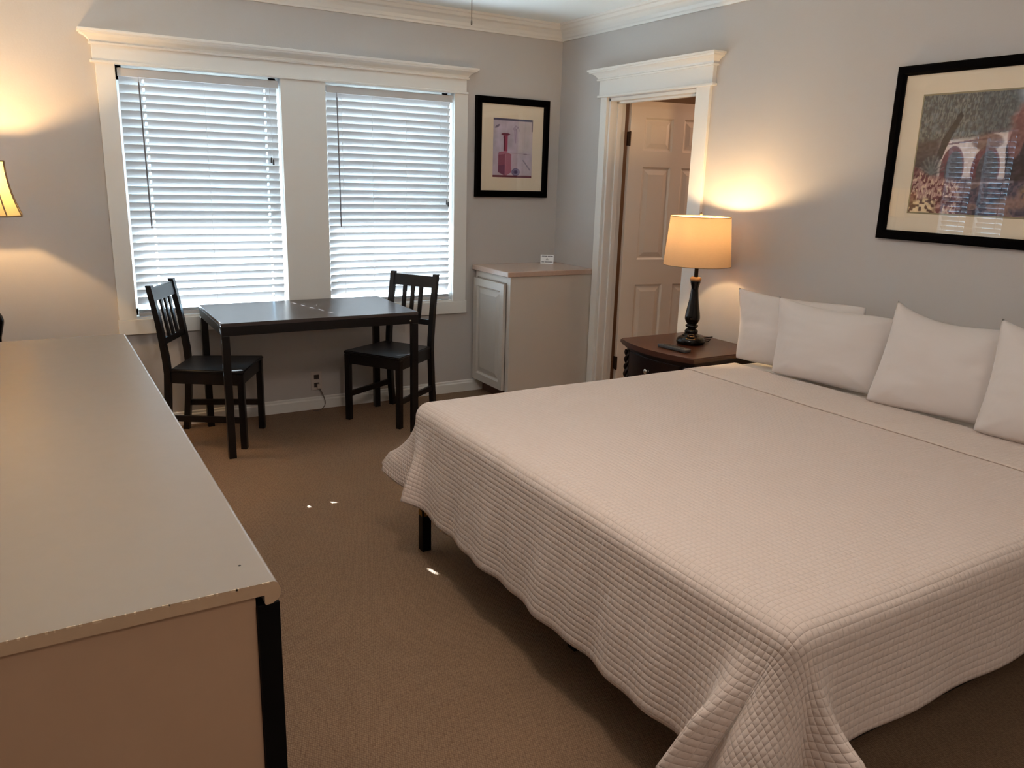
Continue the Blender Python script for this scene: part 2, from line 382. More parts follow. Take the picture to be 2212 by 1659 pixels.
for z in (1.785, .255):
    bm = bmesh.new()
    bx(bm, -.010, -.004, z-.045, -.002, .03, z+.045, .001); bx(bm, -.016, -.008, z-.045, .003, -.0005, z+.045, .001)
    tube(bm, [(-.006, -.010, z-.048), (-.006, -.010, z+.048)], .0055, 12)
    ob('hinge', bm, M['bronze'], d1)
bm = bmesh.new(); lathe(bm, smoothprof([(.026, 0), (.026, .005), (.012, .012), (.012, .03), (.026, .042), (.028, .055), (.018, .066), (.001, .068)]), 24)
for v in bm.verts: v.co = Vector((.735+v.co.x, -v.co.z, .95+v.co.y))
ob('door_knob', bm, M['chrome'], d1, smooth=True)

# windows: sash frame, glass
for k, (a, b) in enumerate((OL, OR_), 1):
    bm = bmesh.new()
    y0, y1 = .095, .13
    bx(bm, a, y0, ZB, a+.04, y1, ZT); bx(bm, b-.04, y0, ZB, b, y1, ZT); bx(bm, a, y0, ZB, b, y1, ZB+.045); bx(bm, a, y0, ZT-.075, b, y1, ZT)
    wn = struct('window_%d' % k, bm, M['trim'])
    ob('glass_pane', box(a+.04, .110, ZB+.045, b-.04, .114, ZT-.075), M['glass'], wn)
    ob('window_sill', box(a, .0, ZB-.001, b, .095, ZB+.008), M['trim'], wn)

# ------------------------------------------------------------------ blinds
def blind(a, b, zbot, holes, strings, wand_x, tassel, label, tl=60):
    t = thing('window_blind', label, 'window blind', ((a+b)/2, .03, zbot), group='white slatted blinds in the two windows')
    ox, oy, oz = (a+b)/2, .03, zbot
    a_, b_ = a+.016-ox, b-.016-ox
    bm = bmesh.new(); bx(bm, a_, -.028, 1.99-oz, b_, .028, 2.025-oz, .002); bx(bm, a_-.006, -.036, 1.980-oz, b_+.006, -.028, 2.022-oz, .002)
    ob('headrail', bm, M['slat'], t)
    tilt = math.radians(tl); cw, sw = math.cos(tilt)*.025, math.sin(tilt)*.025
    th = .0028; nz = (math.sin(tilt), math.cos(tilt))        # outward and up
    pitch = .0445
    bm = bmesh.new(); n = int((1.965-(zbot+.075))/pitch)+1
    random.seed(int(abs(a)*100))
    def strip(x0, x1, s0, s1, zc, sag):
        # s from -1 (room side, up) to 1 (outer side, down)
        q = []
        for x in (x0, x1):
            for s in (s0, s1):
                for h in (-th/2, th/2):
                    cv = .0012*(1-s*s)
                    q.append(bm.verts.new((x, s*cw+(h+cv)*nz[0], zc-s*sw+(h+cv)*nz[1]+sag)))
        for f in ((0, 1, 3, 2), (4, 6, 7, 5), (0, 4, 5, 1), (2, 3, 7, 6), (0, 2, 6, 4), (1, 5, 7, 3)): bm.faces.new([q[i] for i in f])
    for i in range(n):
        zc = 1.965-i*pitch-oz
        sag = random.uniform(-.0006, .0006)
        xs = [a_]
        for hx in holes: xs += [hx-ox-.006, hx-ox+.006]
        xs.append(b_)
        for j in range(0, len(xs), 2): strip(xs[j], xs[j+1], -1, 1, zc, sag)
        for hx in holes:
            strip(hx-ox-.006, hx-ox+.006, -1, -.42, zc, sag); strip(hx-ox-.006, hx-ox+.006, .42, 1, zc, sag)
    ob('slats', bm, M['slat'], t)
    bm = bmesh.new(); bx(bm, a_, -.026, .004, b_, .026, .024, .003)
    for k, z in enumerate((.0275, .033, .0385)): bx(bm, a_, -.025, z, b_, .025, z+.003, .001)
    ob('bottom_rail', bm, M['slat'], t)
    bm = bmesh.new()
    for sx in strings:
        tube(bm, [(sx-ox, -.029, .03), (sx-ox, -.029, 1.985-oz)], .0009, 6)
        tube(bm, [(sx-ox, .029, .03), (sx-ox, .029, 1.985-oz)], .0009, 6)
    ob('ladder_cords', bm, M['cord'], t)
    bm = bmesh.new(); tube(bm, [(wand_x-ox, -.048, 1.985-oz), (wand_x-ox, -.05, 1.955-oz)], .0015, 6)
    tube(bm, [(wand_x-ox, -.05, 1.955-oz), (wand_x-ox+.006, -.055, 1.18-oz)], .0042, 8)
    ob('tilt_wand', bm, M['wand'], t)
    tx, tz = tassel
    bm = bmesh.new()
    for d in (-.006, .006): tube(bm, [(tx-ox+d*.3, -.040, 1.985-oz), (tx-ox+d, -.043, tz-oz+.02)], .0008, 6)
    lc = ob('lift_cord', bm, M['cord'], t)
    bm = bmesh.new()
    for d, dz in ((-.006, 0), (.006, -.012)): lathe(bm, [(.002, tz-oz+.024+dz), (.004, tz-oz+.018+dz), (.006, tz-oz-.006+dz), (.003, tz-oz-.009+dz)], 10, tx-ox+d, -.043)
    ob('tassel', bm, M['darkplastic'], lc)
    return t
blind(OL[0], OL[1], ZB+.009, [-2.730, -2.076], [-2.730, -2.417, -2.076], -2.757, (-2.056, 1.565), 'white slatted blind in the left window, behind the left chair')
for k, (y0, y1) in enumerate(SIDE):
    hw = (y1-y0)/2; yc = (y0+y1)/2
    bt = blind(-hw, hw, ZB+.009, [], [-.06, .06], -.09, (.10, 1.4), ('narrow side window blind nearest the window corner, mirrored in the large picture glass', 'second narrow side window blind from the corner, mirrored in the large picture glass')[k], 48)
    bt.rotation_euler = (0, 0, PI/2); bt.location = (XL-.03, yc, ZB+.009)
    bm = bmesh.new()
    for q in ((y0, ZB, y0+.012, ZT), (y1-.012, ZB, y1, ZT), (y0, ZB, y1, ZB+.045), (y0, ZT-.04, y1, ZT)): bx(bm, XL-.13, q[0], q[1], XL-.095, q[2], q[3])
    wn = struct('window_%d' % (k+3), bm, M['trim'])
    ob('glass_pane', box(XL-.114, y0+.012, ZB+.045, XL-.110, y1-.012, ZT-.04), M['glass'], wn)
blind(OR_[0], OR_[1], ZB+.009, [], [-1.615, -1.417, -1.186, -.941], -1.651, (-.893, 1.33), 'white slatted blind in the right window, next to the small picture')

# ------------------------------------------------------------------ dining table
t = thing('dining_table', 'black-brown dining table with slim square legs in front of the windows', 'table', (-1.993, -.423, 0), -.013)
ob('tabletop', box(-.55, -.335, .722, .55, .335, .74, .0012), M['tabletop'], t)
bm = bmesh.new()
bx(bm, -.55, -.335, .672, .55, -.317, .7215, .001); bx(bm, -.55, .317, .672, .55, .335, .7215, .001)
bx(bm, -.55, -.317, .672, -.532, .317, .7215, .001); bx(bm, .532, -.317, .672, .55, .317, .7215, .001)
ob('apron', bm, M['blackwood'], t)
for sx in (-1, 1):
    for sy in (-1, 1):
        ob('leg', box(sx*.55-(.038 if sx > 0 else 0), sy*.335-(.038 if sy > 0 else 0), 0, sx*.55+(.038 if sx < 0 else 0), sy*.335+(.038 if sy < 0 else 0), .6715, .0015), M['blackwood'], t)
bm = bmesh.new(); lathe(bm, [(.006, 0), (.006, .002), (.001, .003)], 12)
for v in bm.verts: v.co = Vector((.50+v.co.x, -.3355-v.co.z, .690+v.co.y))
ob('bolt_head', bm, M['chrome'], t)

# ------------------------------------------------------------------ chairs
def chair(pose, label):
    t = thing('dining_chair', label, 'chair', (pose[0], pose[1], 0), math.radians(pose[2]), 'black slat back chairs at the dining table')
    # seat, tapering to the back
    bm = bmesh.new(); r = bx(bm, -.19, -.21, .427, .215, .21, .447, 0)
    for v in r:
        if v.co.x < 0: v.co.y *= .84
    bmesh.ops.bevel(bm, geom=bm.edges[:], offset=.006, segments=3, affect='EDGES')
    ob('seat', bm, M['blackwood'], t, auto=40)
    bm = bmesh.new()
    for s in (-1, 1):
        r = bx(bm, -.19, s*.19-.009, .365, .18, s*.19+.009, .4265)
        for v in r:
            if v.co.x < 0: v.co.y -= s*.030
    bx(bm, .182, -.17, .365, .20, .17, .4265, .001); bx(bm, -.205, -.145, .365, -.187, .145, .4265, .001)
    ob('seat_rail', bm, M['blackwood'], t)
    for s in (-1, 1):
        bm = bmesh.new(); bar(bm, (.193, s*.190, 0), (.193, s*.190, .4265), .034, .034)
        ob('front_leg', bm, M['blackwood'], t)
    for s in (-1, 1):
        # rear leg runs up into the backrest post
        bm = bmesh.new()
        path = [(-.245, 0), (-.222, .20), (-.208, .42), (-.212, .50), (-.236, .70), (-.272, .90)]
        rr = []
        for x, z in path:
            dx = .017 if z < .6 else .015
            rr.append([bm.verts.new((x-dx, s*.162-.016, z)), bm.verts.new((x+dx, s*.162-.016, z)), bm.verts.new((x+dx, s*.162+.016, z)), bm.verts.new((x-dx, s*.162+.016, z))])
        for a, b in zip(rr, rr[1:]):
            for i in range(4): bm.faces.new((a[i], a[(i+1) % 4], b[(i+1) % 4], b[i]))
        bm.faces.new(rr[0][::-1]); bm.faces.new(rr[-1])
        ob('rear_leg', bm, M['blackwood'], t)
    def bx_at(z): return -.212-(z-.5)*.12 if z < .7 else -.236-(z-.7)*.18
    bm = bmesh.new()
    r = bx(bm, -.008, -.147, .815, .008, .147, .885, .002)
    for v in r: v.co.x += bx_at(v.co.z)
    ob('top_rail', bm, M['blackwood'], t)
    bm = bmesh.new(); r = bx(bm, -.009, -.147, .578, .009, .147, .612, .002)
    for v in r: v.co.x += bx_at(v.co.z)
    ob('lower_rail', bm, M['blackwood'], t)
    for y in (-.062, 0, .062):
        bm = bmesh.new(); r = bx(bm, -.006, y-.0135, .61, .006, y+.0135, .817, .0015)
        for v in r: v.co.x += bx_at(v.co.z)+.002
        ob('back_slat', bm, M['blackwood'], t)
    for s in (-1, 1):
        bm = bmesh.new(); r = bx(bm, -.222, s*.177-.009, .148, .18, s*.177+.009, .182, .001)
        for v in r:
            v.co.y += s*(.013 if v.co.x > 0 else -.013)
        ob('stretcher', bm, M['blackwood'], t)
    return t
chair((-2.515, -.347, -28.2), 'black wooden slat-back chair at the left end of the table, beside the white-topped dresser')
chair((-1.458, -.373, 213.0), 'black wooden slat-back chair at the right end of the table, between bed and cabinet')

# ------------------------------------------------------------------ corner cabinet
t = thing('corner_cabinet', 'grey painted corner cabinet with one raised-panel door beside the doorway', 'cabinet', (-.34, -.25, 0))
def off(bm, dx=.34, dy=.25, dz=0):
    for v in bm.verts: v.co += Vector((dx, dy, dz))
    return bm
bm = bmesh.new(); bx(bm, -.66, -.495, .095, -.003, -.02, .878, .001)
bx(bm, -.668, -.497, .095, -.655, -.452, .878, .001); bx(bm, -.668, -.452, .835, -.655, -.02, .878, .001); bx(bm, -.668, -.045, .095, -.655, -.02, .835, .001)
ob('body', off(bm), M['cab'], t)
ob('toe_kick', off(box(-.60, -.495, .0, -.003, -.02, .094)), M['toekick'], t)
ob('countertop', off(box(-.692, -.5035, .8785, -.003, -.003, .914, .005, 3)), M['laminate'], t)
bm = panelled((-.445, -.025), (.10, .828), [(-.395, -.075, .15, .778)], 0, .02)
for v in bm.verts: v.co = Vector((-.69+v.co.y, v.co.x, v.co.z))
ob('cabinet_door', off(bm), M['cab'], t)

# tent card on the countertop
t = thing('tent_card', 'small white printed tent card standing on the tan countertop', 'card', (-.132, -.105, .9145), math.radians(-33))
bm = bmesh.new()
def leaf(y0, y1, z1, th=.0006):
    q = [(-.047, y0, 0), (.047, y0, 0), (.047, y1, z1), (-.047, y1, z1)]
    A = [bm.verts.new(p) for p in q]; B = [bm.verts.new((p[0], p[1]+th, p[2])) for p in q]
    for i in range(4): bm.faces.new((A[i], A[(i+1) % 4], B[(i+1) % 4], B[i]))
    bm.faces.new(A); bm.faces.new(B)
leaf(-.022, 0, .062); leaf(.022, .0005, .062)
ob('folded_card', bm, M['paper'], t)
bm = bmesh.new(); random.seed(4)
def mark(x0, x1, z0, z1):
    f = lambda z: -.022+z/.062*.022-.0006
    bm.faces.new([bm.verts.new(p) for p in ((x0, f(z0), z0), (x1, f(z0), z0), (x1, f(z1), z1), (x0, f(z1), z1))])
for z, (xa, xb), gap in ((.049, (-.038, .040), (-.005, .003)), (.010, (-.038, .036), (-.022, -.014))):
    x = xa
    while x < xb:
        wd = random.uniform(.0028, .0045)
        if not gap[0] < x < gap[1]: mark(x, x+wd, z, z+.0065)
        x += wd+.0012
for (a, b, c_, d) in ((-.003, .003, .034, .039), (-.006, .0, .029, .033), (.001, .009, .030, .034), (-.010, .010, .0255, .0265)): mark(a, b, c_, d)
ob('printed_marks', bm, M['ink'], t)

# ------------------------------------------------------------------ outlet and cord
t = thing('wall_outlet', 'ivory duplex wall outlet low on the wall under the table', 'outlet', (-1.832, 0, .188))
ob('cover_plate', box(-.037, -.006, -.061, .037, 0, .061, .003), M['plate'], t)
bm = bmesh.new()
bx(bm, -.017, -.0075, .012, .017, -.0055, .042, .001); ob('socket', bm, M['slot'], t)
bm = bmesh.new(); bx(bm, -.017, -.0075, -.042, .017, -.0055, -.012, .001); ob('socket', bm, M['slot'], t)
t = thing('power_cord', 'thin grey power cord hanging from the wall outlet to the carpet', 'cord', (-1.825, -.008, .17))
ob('plug', box(-.008, -.022, -.03, .012, 0, .0, .003), M['plate'], t)
bm = bmesh.new()
P = [(.006, -.016, -.028), (.022, -.02, -.062), (.036, -.024, -.10), (.040, -.026, -.13), (.030, -.03, -.150), (.015, -.034, -.163), (-.01, -.05, -.167), (-.05, -.045, -.167)]
PP = []
for i in range(len(P)-1):
    for k in range(5): PP.append(Vector(P[i]).lerp(Vector(P[i+1]), k/5))
PP.append(Vector(P[-1]))
for _ in range(6): PP = [PP[0]]+[(PP[i-1]+PP[i]*2+PP[i+1])/4 for i in range(1, len(PP)-1)]+[PP[-1]]
tube(bm, PP, .0024, 8); ob('flex', bm, M['greycord'], t, smooth=True)

# ------------------------------------------------------------------ pictures
def painted(name, nx, nz, fn, place, parent, mname):
    """a flat print as a fine grid whose colours are computed by fn(u,v) -> rgb arrays"""
    u, v = np.meshgrid(np.linspace(0, 1, nx), np.linspace(0, 1, nz)); rgb = fn(u, v)
    verts = [place(a, b) for a, b in zip(u.ravel(), v.ravel())]
    faces = [(j*nx+i, j*nx+i+1, (j+1)*nx+i+1, (j+1)*nx+i) for j in range(nz-1) for i in range(nx-1)]
    me = bpy.data.meshes.new(name); me.from_pydata(verts, [], faces)
    at = me.color_attributes.new('ink', 'FLOAT_COLOR', 'POINT')
    col = np.ones((nx*nz, 4)); lin = np.clip(((rgb.reshape(-1, 3)-118)*1.08+122)/255, .01, 1)**2.2*1.1; col[:, :3] = lin
    at.data.foreach_set('color', col.ravel())
    m = bpy.data.materials.new(mname); m.use_nodes = True; N = m.node_tree.nodes; L = m.node_tree.links
    a = N.new('ShaderNodeVertexColor'); a.layer_name = 'ink'; p = N['Principled BSDF']; p.inputs['Roughness'].default_value = .8
    L.new(a.outputs[0], p.inputs['Base Color']); me.materials.append(m)
    o = bpy.data.objects.new(name, me); C.objects.link(o); o.parent = parent; return o
def frame(bm, u0, u1, z0, z1, wd, fn, d0, d1):
    for (a, b, c_, d) in ((u0, u1, z1-wd, z1), (u0, u1, z0, z0+wd), (u0, u0+wd, z0, z1), (u1-wd, u1, z0, z1)):
        pass
    prof = [(0, 0), (0, d1*.85), (.15, d1), (.75, d1), (1, d1*.7), (1, 0)]
    rings = []
    for f, dd in prof:
        i = f*wd
        rings.append([bm.verts.new(fn(p[0], dd, p[1])) for p in ((u0+i, z0+i), (u1-i, z0+i), (u1-i, z1-i), (u0+i, z1-i))])
    n = len(rings)
    for a in range(n):
        A, B = rings[a], rings[(a+1) % n]
        for i in range(4): bm.faces.new((A[i], A[(i+1) % 4], B[(i+1) % 4], B[i]))
rs = np.random.RandomState(3)
def vnoise(u, v, f, seed=0):
    r = np.random.RandomState(seed).rand(64, 64); x = u*f; y = v*f
    xi, yi = np.floor(x).astype(int), np.floor(y).astype(int); fx, fy = x-xi, y-yi; fx = fx*fx*(3-2*fx); fy = fy*fy*(3-2*fy)
    g = lambda a, b: r[a % 64, b % 64]
    return (g(xi, yi)*(1-fx)+g(xi+1, yi)*fx)*(1-fy)+(g(xi, yi+1)*(1-fx)+g(xi+1, yi+1)*fx)*fy
def mixc(base, mask, col):
    mask = np.clip(mask, 0, 1)[..., None]; return base*(1-mask)+np.array(col, float)*mask
def sm(x, w): return np.clip(.5-x/w, 0, 1)      # inside where x<0
def seg(u, v, a, b, r, w=.01):
    ax, ay = a; dx, dy = b[0]-ax, b[1]-ay; t_ = np.clip(((u-ax)*dx+(v-ay)*dy)/(dx*dx+dy*dy), 0, 1)
    return sm(np.hypot(u-ax-t_*dx, v-ay-t_*dy)-r, w)
def poly(u, v, pts):
    inside = np.zeros(u.shape, bool); n = len(pts); j = n-1
    for i in range(n):
        xi, yi = pts[i]; xj, yj = pts[j]
        c_ = ((yi > v) != (yj > v)) & (u < (xj-xi)*(v-yi)/(yj-yi+1e-9)+xi); inside ^= c_; j = i
    return inside.astype(float)
def bottle_art(u, v):
    c = np.zeros(u.shape+(3,))+np.array([178, 168, 182.]); n = vnoise(u, v, 7, 1); n2 = vnoise(u, v, 22, 2)
    c += (n[..., None]-.5)*np.array([26, 20, 26])+(n2[..., None]-.5)*10
    c = mixc(c, sm(.62-u, .1)*sm(.42-v, .1)*.5, (202, 186, 178)); c = mixc(c, sm(v-.42, .02)*.35, (190, 168, 178))
    c = mixc(c, seg(u, v, (.12, .43), (.95, .405), .002, .012)*.6, (120, 90, 110))
    c = mixc(c, seg(u, v, (.78, .41), (.86, .41), .006, .01)*.6, (90, 70, 90))
    # bottle
    c = mixc(c, poly(u, v, [(.13, .09), (.13, .40), (.16, .435), (.30, .44), (.46, .40), (.47, .09), (.32, .02)])*.92, (158, 98, 118))
    c = mixc(c, poly(u, v, [(.13, .09), (.13, .38), (.31, .40), (.31, .03)])*.6, (120, 62, 84)); c = mixc(c, poly(u, v, [(.13, .09), (.13, .2), (.31, .22), (.31, .03)])*.6, (98, 60, 92))
    c = mixc(c, seg(u, v, (.315, .03), (.315, .39), .004, .012)*.7, (205, 170, 185))
    c = mixc(c, poly(u, v, [(.265, .43), (.255, .72), (.365, .72), (.36, .43)]), (148, 66, 92)); c = mixc(c, poly(u, v, [(.265, .45), (.26, .71), (.295, .71), (.30, .45)]), (92, 36, 62))
    c = mixc(c, sm(((u-.31)/.11)**2+((v-.735)/.022)**2-1, .3), (104, 46, 66)); c = mixc(c, seg(u, v, (.27, .44), (.36, .44), .006, .02)*.8, (215, 160, 185))
    # glass ball, leaf, pencil, flower
    d = ((u-.585)/.105)**2+((v-.095)/.065)**2; c = mixc(c, sm(d-1, .2), (104, 96, 132)); c = mixc(c, sm(abs(d-.5)-.12, .2)*.7, (160, 156, 186)); c = mixc(c, sm(d-.12, .1)*.7, (66, 58, 96))
    c = mixc(c, sm(((u-.10)/.06)**2+((v-.865-(u-.1)*.4)/.022)**2-1, .4)*.8, (105, 100, 122))
    c = mixc(c, seg(u, v, (.77, .30), (.95, .14), .010, .015)*.8, (112, 102, 122))
    for (a, b) in (((.50, .83), (.56, .88)), ((.56, .88), (.62, .86)), ((.53, .81), (.56, .60)), ((.58, .82), (.555, .60)), ((.50, .83), (.54, .81)), ((.62, .86), (.66, .80)), ((.55, .85), (.57, .80)), ((.62, .86), (.57, .82))):
        c = mixc(c, seg(u, v, a, b, .006, .02)*.55, (126, 108, 134))
    c = mixc(c, seg(u, v, (.56, .78), (.56, .65), .03, .05)*.3, (150, 130, 160))
    for uu in (.30, .62, .80): c = mixc(c, seg(u, v, (uu, .5), (uu, 1), .002, .012)*.25, (120, 115, 150))
    c = mixc(c, sm(.965-v, .01), (84, 84, 108)); c = mixc(c, sm(v-.035, .01), (104, 52, 66)); c = mixc(c, sm(.975-u, .01)*sm(.80-v, .01), (120, 112, 122))
    return c
t = thing('framed_picture', 'small black-framed print of a pink bottle, hanging right of the windows', 'picture', (-.392, 0, 1.708), group=None)
place = lambda a, d, z: (a, -d, z)
U0, U1, Z0, Z1 = -.294, .292, -.330, .332
bm = bmesh.new(); frame(bm, U0, U1, Z0, Z1, .045, place, 0, .026); ob('picture_frame', bm, M['frameblack'], t)
ob('mat_board', box(U0+.02, -.010, Z0+.02, U1-.02, -.004, Z1-.02), M['matboard'], t)
painted('art_print', 110, 150, bottle_art, lambda u, v: (-.156+u*.317, -.0108, -.195+v*.392), t, 'bottle print ink')
ob('glass_pane', box(U0+.04, -.0150, Z0+.04, U1-.04, -.0135, Z1-.04), M['picglass'], t)

def garden_art(u, v):
    # u left->right, v bottom->top: a willow, an arched white arcade with a tiled roof, pots and flowers
    n1, n2, n3 = vnoise(u, v, 9, 5), vnoise(u*1.6, v, 38, 6), vnoise(u*3, v*.6, 60, 7)
    c = np.zeros(u.shape+(3,))+np.array([120, 110, 118.]); c += (n2[..., None]-.5)*50
    c = mixc(c, sm(.55-u, .05)*sm(.62-v, .1), (142, 150, 166))
    # roof and walls
    c = mixc(c, poly(u, v, [(.20, .60), (.27, .70), (.33, .76), (.66, .82), (.66, .70), (.21, .62)]), (132, 98, 98)); c = mixc(c, (v > .62)*(v < .68)*(u > .27)*(np.mod(u*12, 1) < .35)*(u < .6), (62, 46, 50))
    c = mixc(c, poly(u, v, [(.15, .42), (.21, .62), (.60, .69), (.60, .15), (.16, .25)]), (204, 190, 186)); c = mixc(c, poly(u, v, [(.19, .592), (.44, .635), (.44, .62), (.19, .578)]), (112, 80, 86))
    for cx, r, ry in ((.245, .075, .20), (.45, .085, .20)):
        d = ((u-cx)/r)**2+((v-.37)/ry)**2; c = mixc(c, sm(d-1, .06), (112, 72, 78)); c = mixc(c, sm(((u-cx-.012)/(r*.74))**2+((v-.36)/(ry*.84))**2-1, .1), (84, 78, 84))
    c = mixc(c, sm(v-.30, .03)*(u > .15)*(u < .60), (92, 76, 84))
    c = mixc(c, sm(((u-.44)/.09)**2+((v-.60)/.07)**2-1, .4)*.8, (104, 78, 74))
    c = mixc(c, poly(u, v, [(.60, .0), (.55, .55), (.60, .86), (.80, .86), (.78, .0)])*.9, (52, 38, 42)); c = mixc(c, sm(((u-.60)/.05)**2+((v-.68)/.22)**2-1, .3)*.7, (146, 98, 96))
    c = mixc(c, poly(u, v, [(.78, .2), (.78, .7), (1, .78), (1, .2)])*.8, (150, 116, 110)); c = mixc(c, sm(((u-.60)/.05)**2+((v-.18)/.08)**2-1, .3)*.8, (170, 150, 120))
    # willow
    wl = np.clip(sm(.64-.05*n1-.30*np.clip(.17-u, 0, 1)+.35*np.clip(u-.30, 0, 1)-v, .05), 0, 1)*sm(u-.54-.06*n1, .06)
    c = mixc(c, wl*.95, (78, 80, 80)); c = mixc(c, wl*(n3 > .56)*.6, (138, 142, 138)); c = mixc(c, wl*(n2 > .66)*.5, (104, 114, 122)); c = mixc(c, wl*sm(.36-u, .05)*.35, (62, 74, 84))
    c = mixc(c, poly(u, v, [(.13, .45), (.155, .62), (.25, .86), (.27, .82), (.20, .60), (.17, .46)])*.9, (44, 38, 38)); c = mixc(c, sm(u-.145, .05)*sm(v-.62, .06)*.85, (78, 66, 62))
    # agave
    for k in range(15):
        a = PI*(.06+.88*k/14); c = mixc(c, seg(u, v, (.115, .33), (.115+.085*math.cos(a), .33+.16*math.sin(a)), .004, .012)*.85, (134, 138, 136) if k % 2 else (84, 88, 90))
    # flowers and pots
    fl = sm(v-.33+.35*(u-.05)-.05*n1, .05)*sm(u-.36, .12)
    c = mixc(c, fl, (110, 66, 66)); c = mixc(c, fl*(n2 > .5)*.9, (176, 140, 132)); c = mixc(c, fl*(n3 > .66)*.9, (206, 182, 160)); c = mixc(c, fl*(n1 > .66)*.6, (86, 50, 52))
    wl2 = sm(v-.13+.05*n1, .03)*sm(u-.17, .04); c = mixc(c, wl2*.8, (84, 62, 52)); c = mixc(c, wl2*(vnoise(u, v, 52, 9) > .45), (214, 192, 156))
    # wall, water and right side planting
    g = sm(.34-u, .1)*sm(v-.27-.05*(u-.4), .03); c = mixc(c, g, (70, 66, 80)); c = mixc(c, g*(n2 > .55)*.6, (118, 96, 106)); c = mixc(c, g*(vnoise(u, v, 15, 11) > .62)*.5, (148, 118, 104))
    c = mixc(c, seg(u, v, (.36, .26), (.62, .28), .007, .015)*.8, (176, 164, 168))
    c = mixc(c, seg(u, v, (.6, .10), (1, .16), .05, .05)*.7, (150, 118, 104)); c = mixc(c, seg(u, v, (.72, .2), (.86, .24), .05, .05)*.8*(n2 > .35), (168, 134, 104))
    return c+(vnoise(u, v, 60, 12)[..., None]-.5)*26
PY0 = -2.667; PWD = .95
t = thing('framed_picture', 'large black-framed garden arcade print above the pillows, reflecting the windows', 'picture', (0, PY0-PWD/2, 1.658))
place = lambda a, d, z: (-d, -a, z)
U0, U1, Z0, Z1 = -PWD/2, PWD/2, -.366, .366
bm = bmesh.new(); frame(bm, U0, U1, Z0, Z1, .040, place, 0, .030); ob('picture_frame', bm, M['frameblack'], t)
ob('mat_board', box(-.010, -U1+.02, Z0+.02, -.004, -U0-.02, Z1-.02), M['matboard'], t)
ob('inner_mat', box(-.0106, -(U1-.128), Z0+.117, -.0100, -(U0+.128), Z1-.121), mat('olive inner mat', srgb(150, 140, 112), .9), t)
painted('art_print', 230, 160, garden_art, lambda u, v: (-.0112, -(U0+.134+u*(PWD-.268)), Z0+.124+v*(.732-.252)), t, 'garden print ink')
ob('glass_pane', box(-.0165, -U1+.036, Z0+.036, -.015, -U0-.036, Z1-.036), M['picglass'], t)

# ------------------------------------------------------------------ nightstand, lamp, remote
NX, NY = -.29, -1.80
t = thing('nightstand', 'dark cherry bow-front nightstand between the doorway and the bed', 'nightstand', (NX, NY, 0))
def bow(hy, xb, xf, bw, n=14):
    pts = [(xb-NX, -hy), (xb-NX, hy)]
    for i in range(n+1):
        s = 1-2*i/n; pts.append((xf-bw*(1-s*s)-NX, s*hy))
    return pts
def slab(bm, pts, z0, z1, bev=0):
    A = [bm.verts.new((x, y, z0)) for x, y in pts]; B = [bm.verts.new((x, y, z1)) for x, y in pts]
    n = len(pts); fs = []
    for i in range(n): fs.append(bm.faces.new((A[i], A[(i+1) % n], B[(i+1) % n], B[i])))
    fs.append(bm.faces.new(A[::-1])); fs.append(bm.faces.new(B))
    if bev:
        es = [e for e in fs[-1].edges]+[e for e in fs[-2].edges]; bmesh.ops.bevel(bm, geom=es, offset=bev, segments=3, affect='EDGES')
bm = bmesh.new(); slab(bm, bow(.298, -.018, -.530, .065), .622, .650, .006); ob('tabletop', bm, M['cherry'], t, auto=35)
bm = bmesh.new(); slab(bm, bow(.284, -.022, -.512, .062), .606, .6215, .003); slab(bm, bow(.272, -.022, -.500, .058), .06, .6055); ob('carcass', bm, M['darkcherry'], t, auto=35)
for z0, z1 in ((.46, .592), (.29, .445), (.10, .275)):
    bm = bmesh.new(); n = 12; hy = .205
    A = []
    for dd in (0, .012):
        for z in (z0, z1):
            A.append([bm.verts.new((-.500-.058*(1-((1-2*i/n)*hy/.272)**2)-dd-NX, (1-2*i/n)*hy, z)) for i in range(n+1)])
    for r, s_ in ((A[2], A[3]), (A[0], A[2]), (A[1], A[3])):
        for i in range(n): bm.faces.new((r[i], r[i+1], s_[i+1], s_[i]))
    bm.faces.new((A[0][0], A[1][0], A[3][0], A[2][0])); bm.faces.new((A[0][n], A[1][n], A[3][n], A[2][n]))
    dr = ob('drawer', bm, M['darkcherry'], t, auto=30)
    for ky in (-.0,):
        bm = bmesh.new(); lathe(bm, smoothprof([(.008, 0), (.006, .008), (.013, .016), (.013, .022), (.001, .026)], 4), 20)
        for v in bm.verts: v.co = Vector((-.570-NX-v.co.z, ky+v.co.x, (z0+z1)/2+v.co.y))
        ob('knob', bm, M['chrome'], dr, smooth=True)
for s in (-1, 1):
    bm = bmesh.new(); n = 90
    for ph in (0, PI):
        pts = [(-.503-.058*(1-(.24/.272)**2)-.006-NX+.009*math.cos(ph+i*.42), s*.24+.009*math.sin(ph+i*.42), .09+i*(.50/n)) for i in range(n+1)]
        tube(bm, pts, .0095, 8)
    ob('rope_column', bm, M['darkcherry'], t, smooth=True)
for sx, sy in ((-.49, -.25), (-.49, .25), (-.05, -.25), (-.05, .25)):
    ob('foot', box(sx-.02-NX, sy-.02, 0, sx+.02-NX, sy+.02, .0595, .004), M['darkcherry'], t)

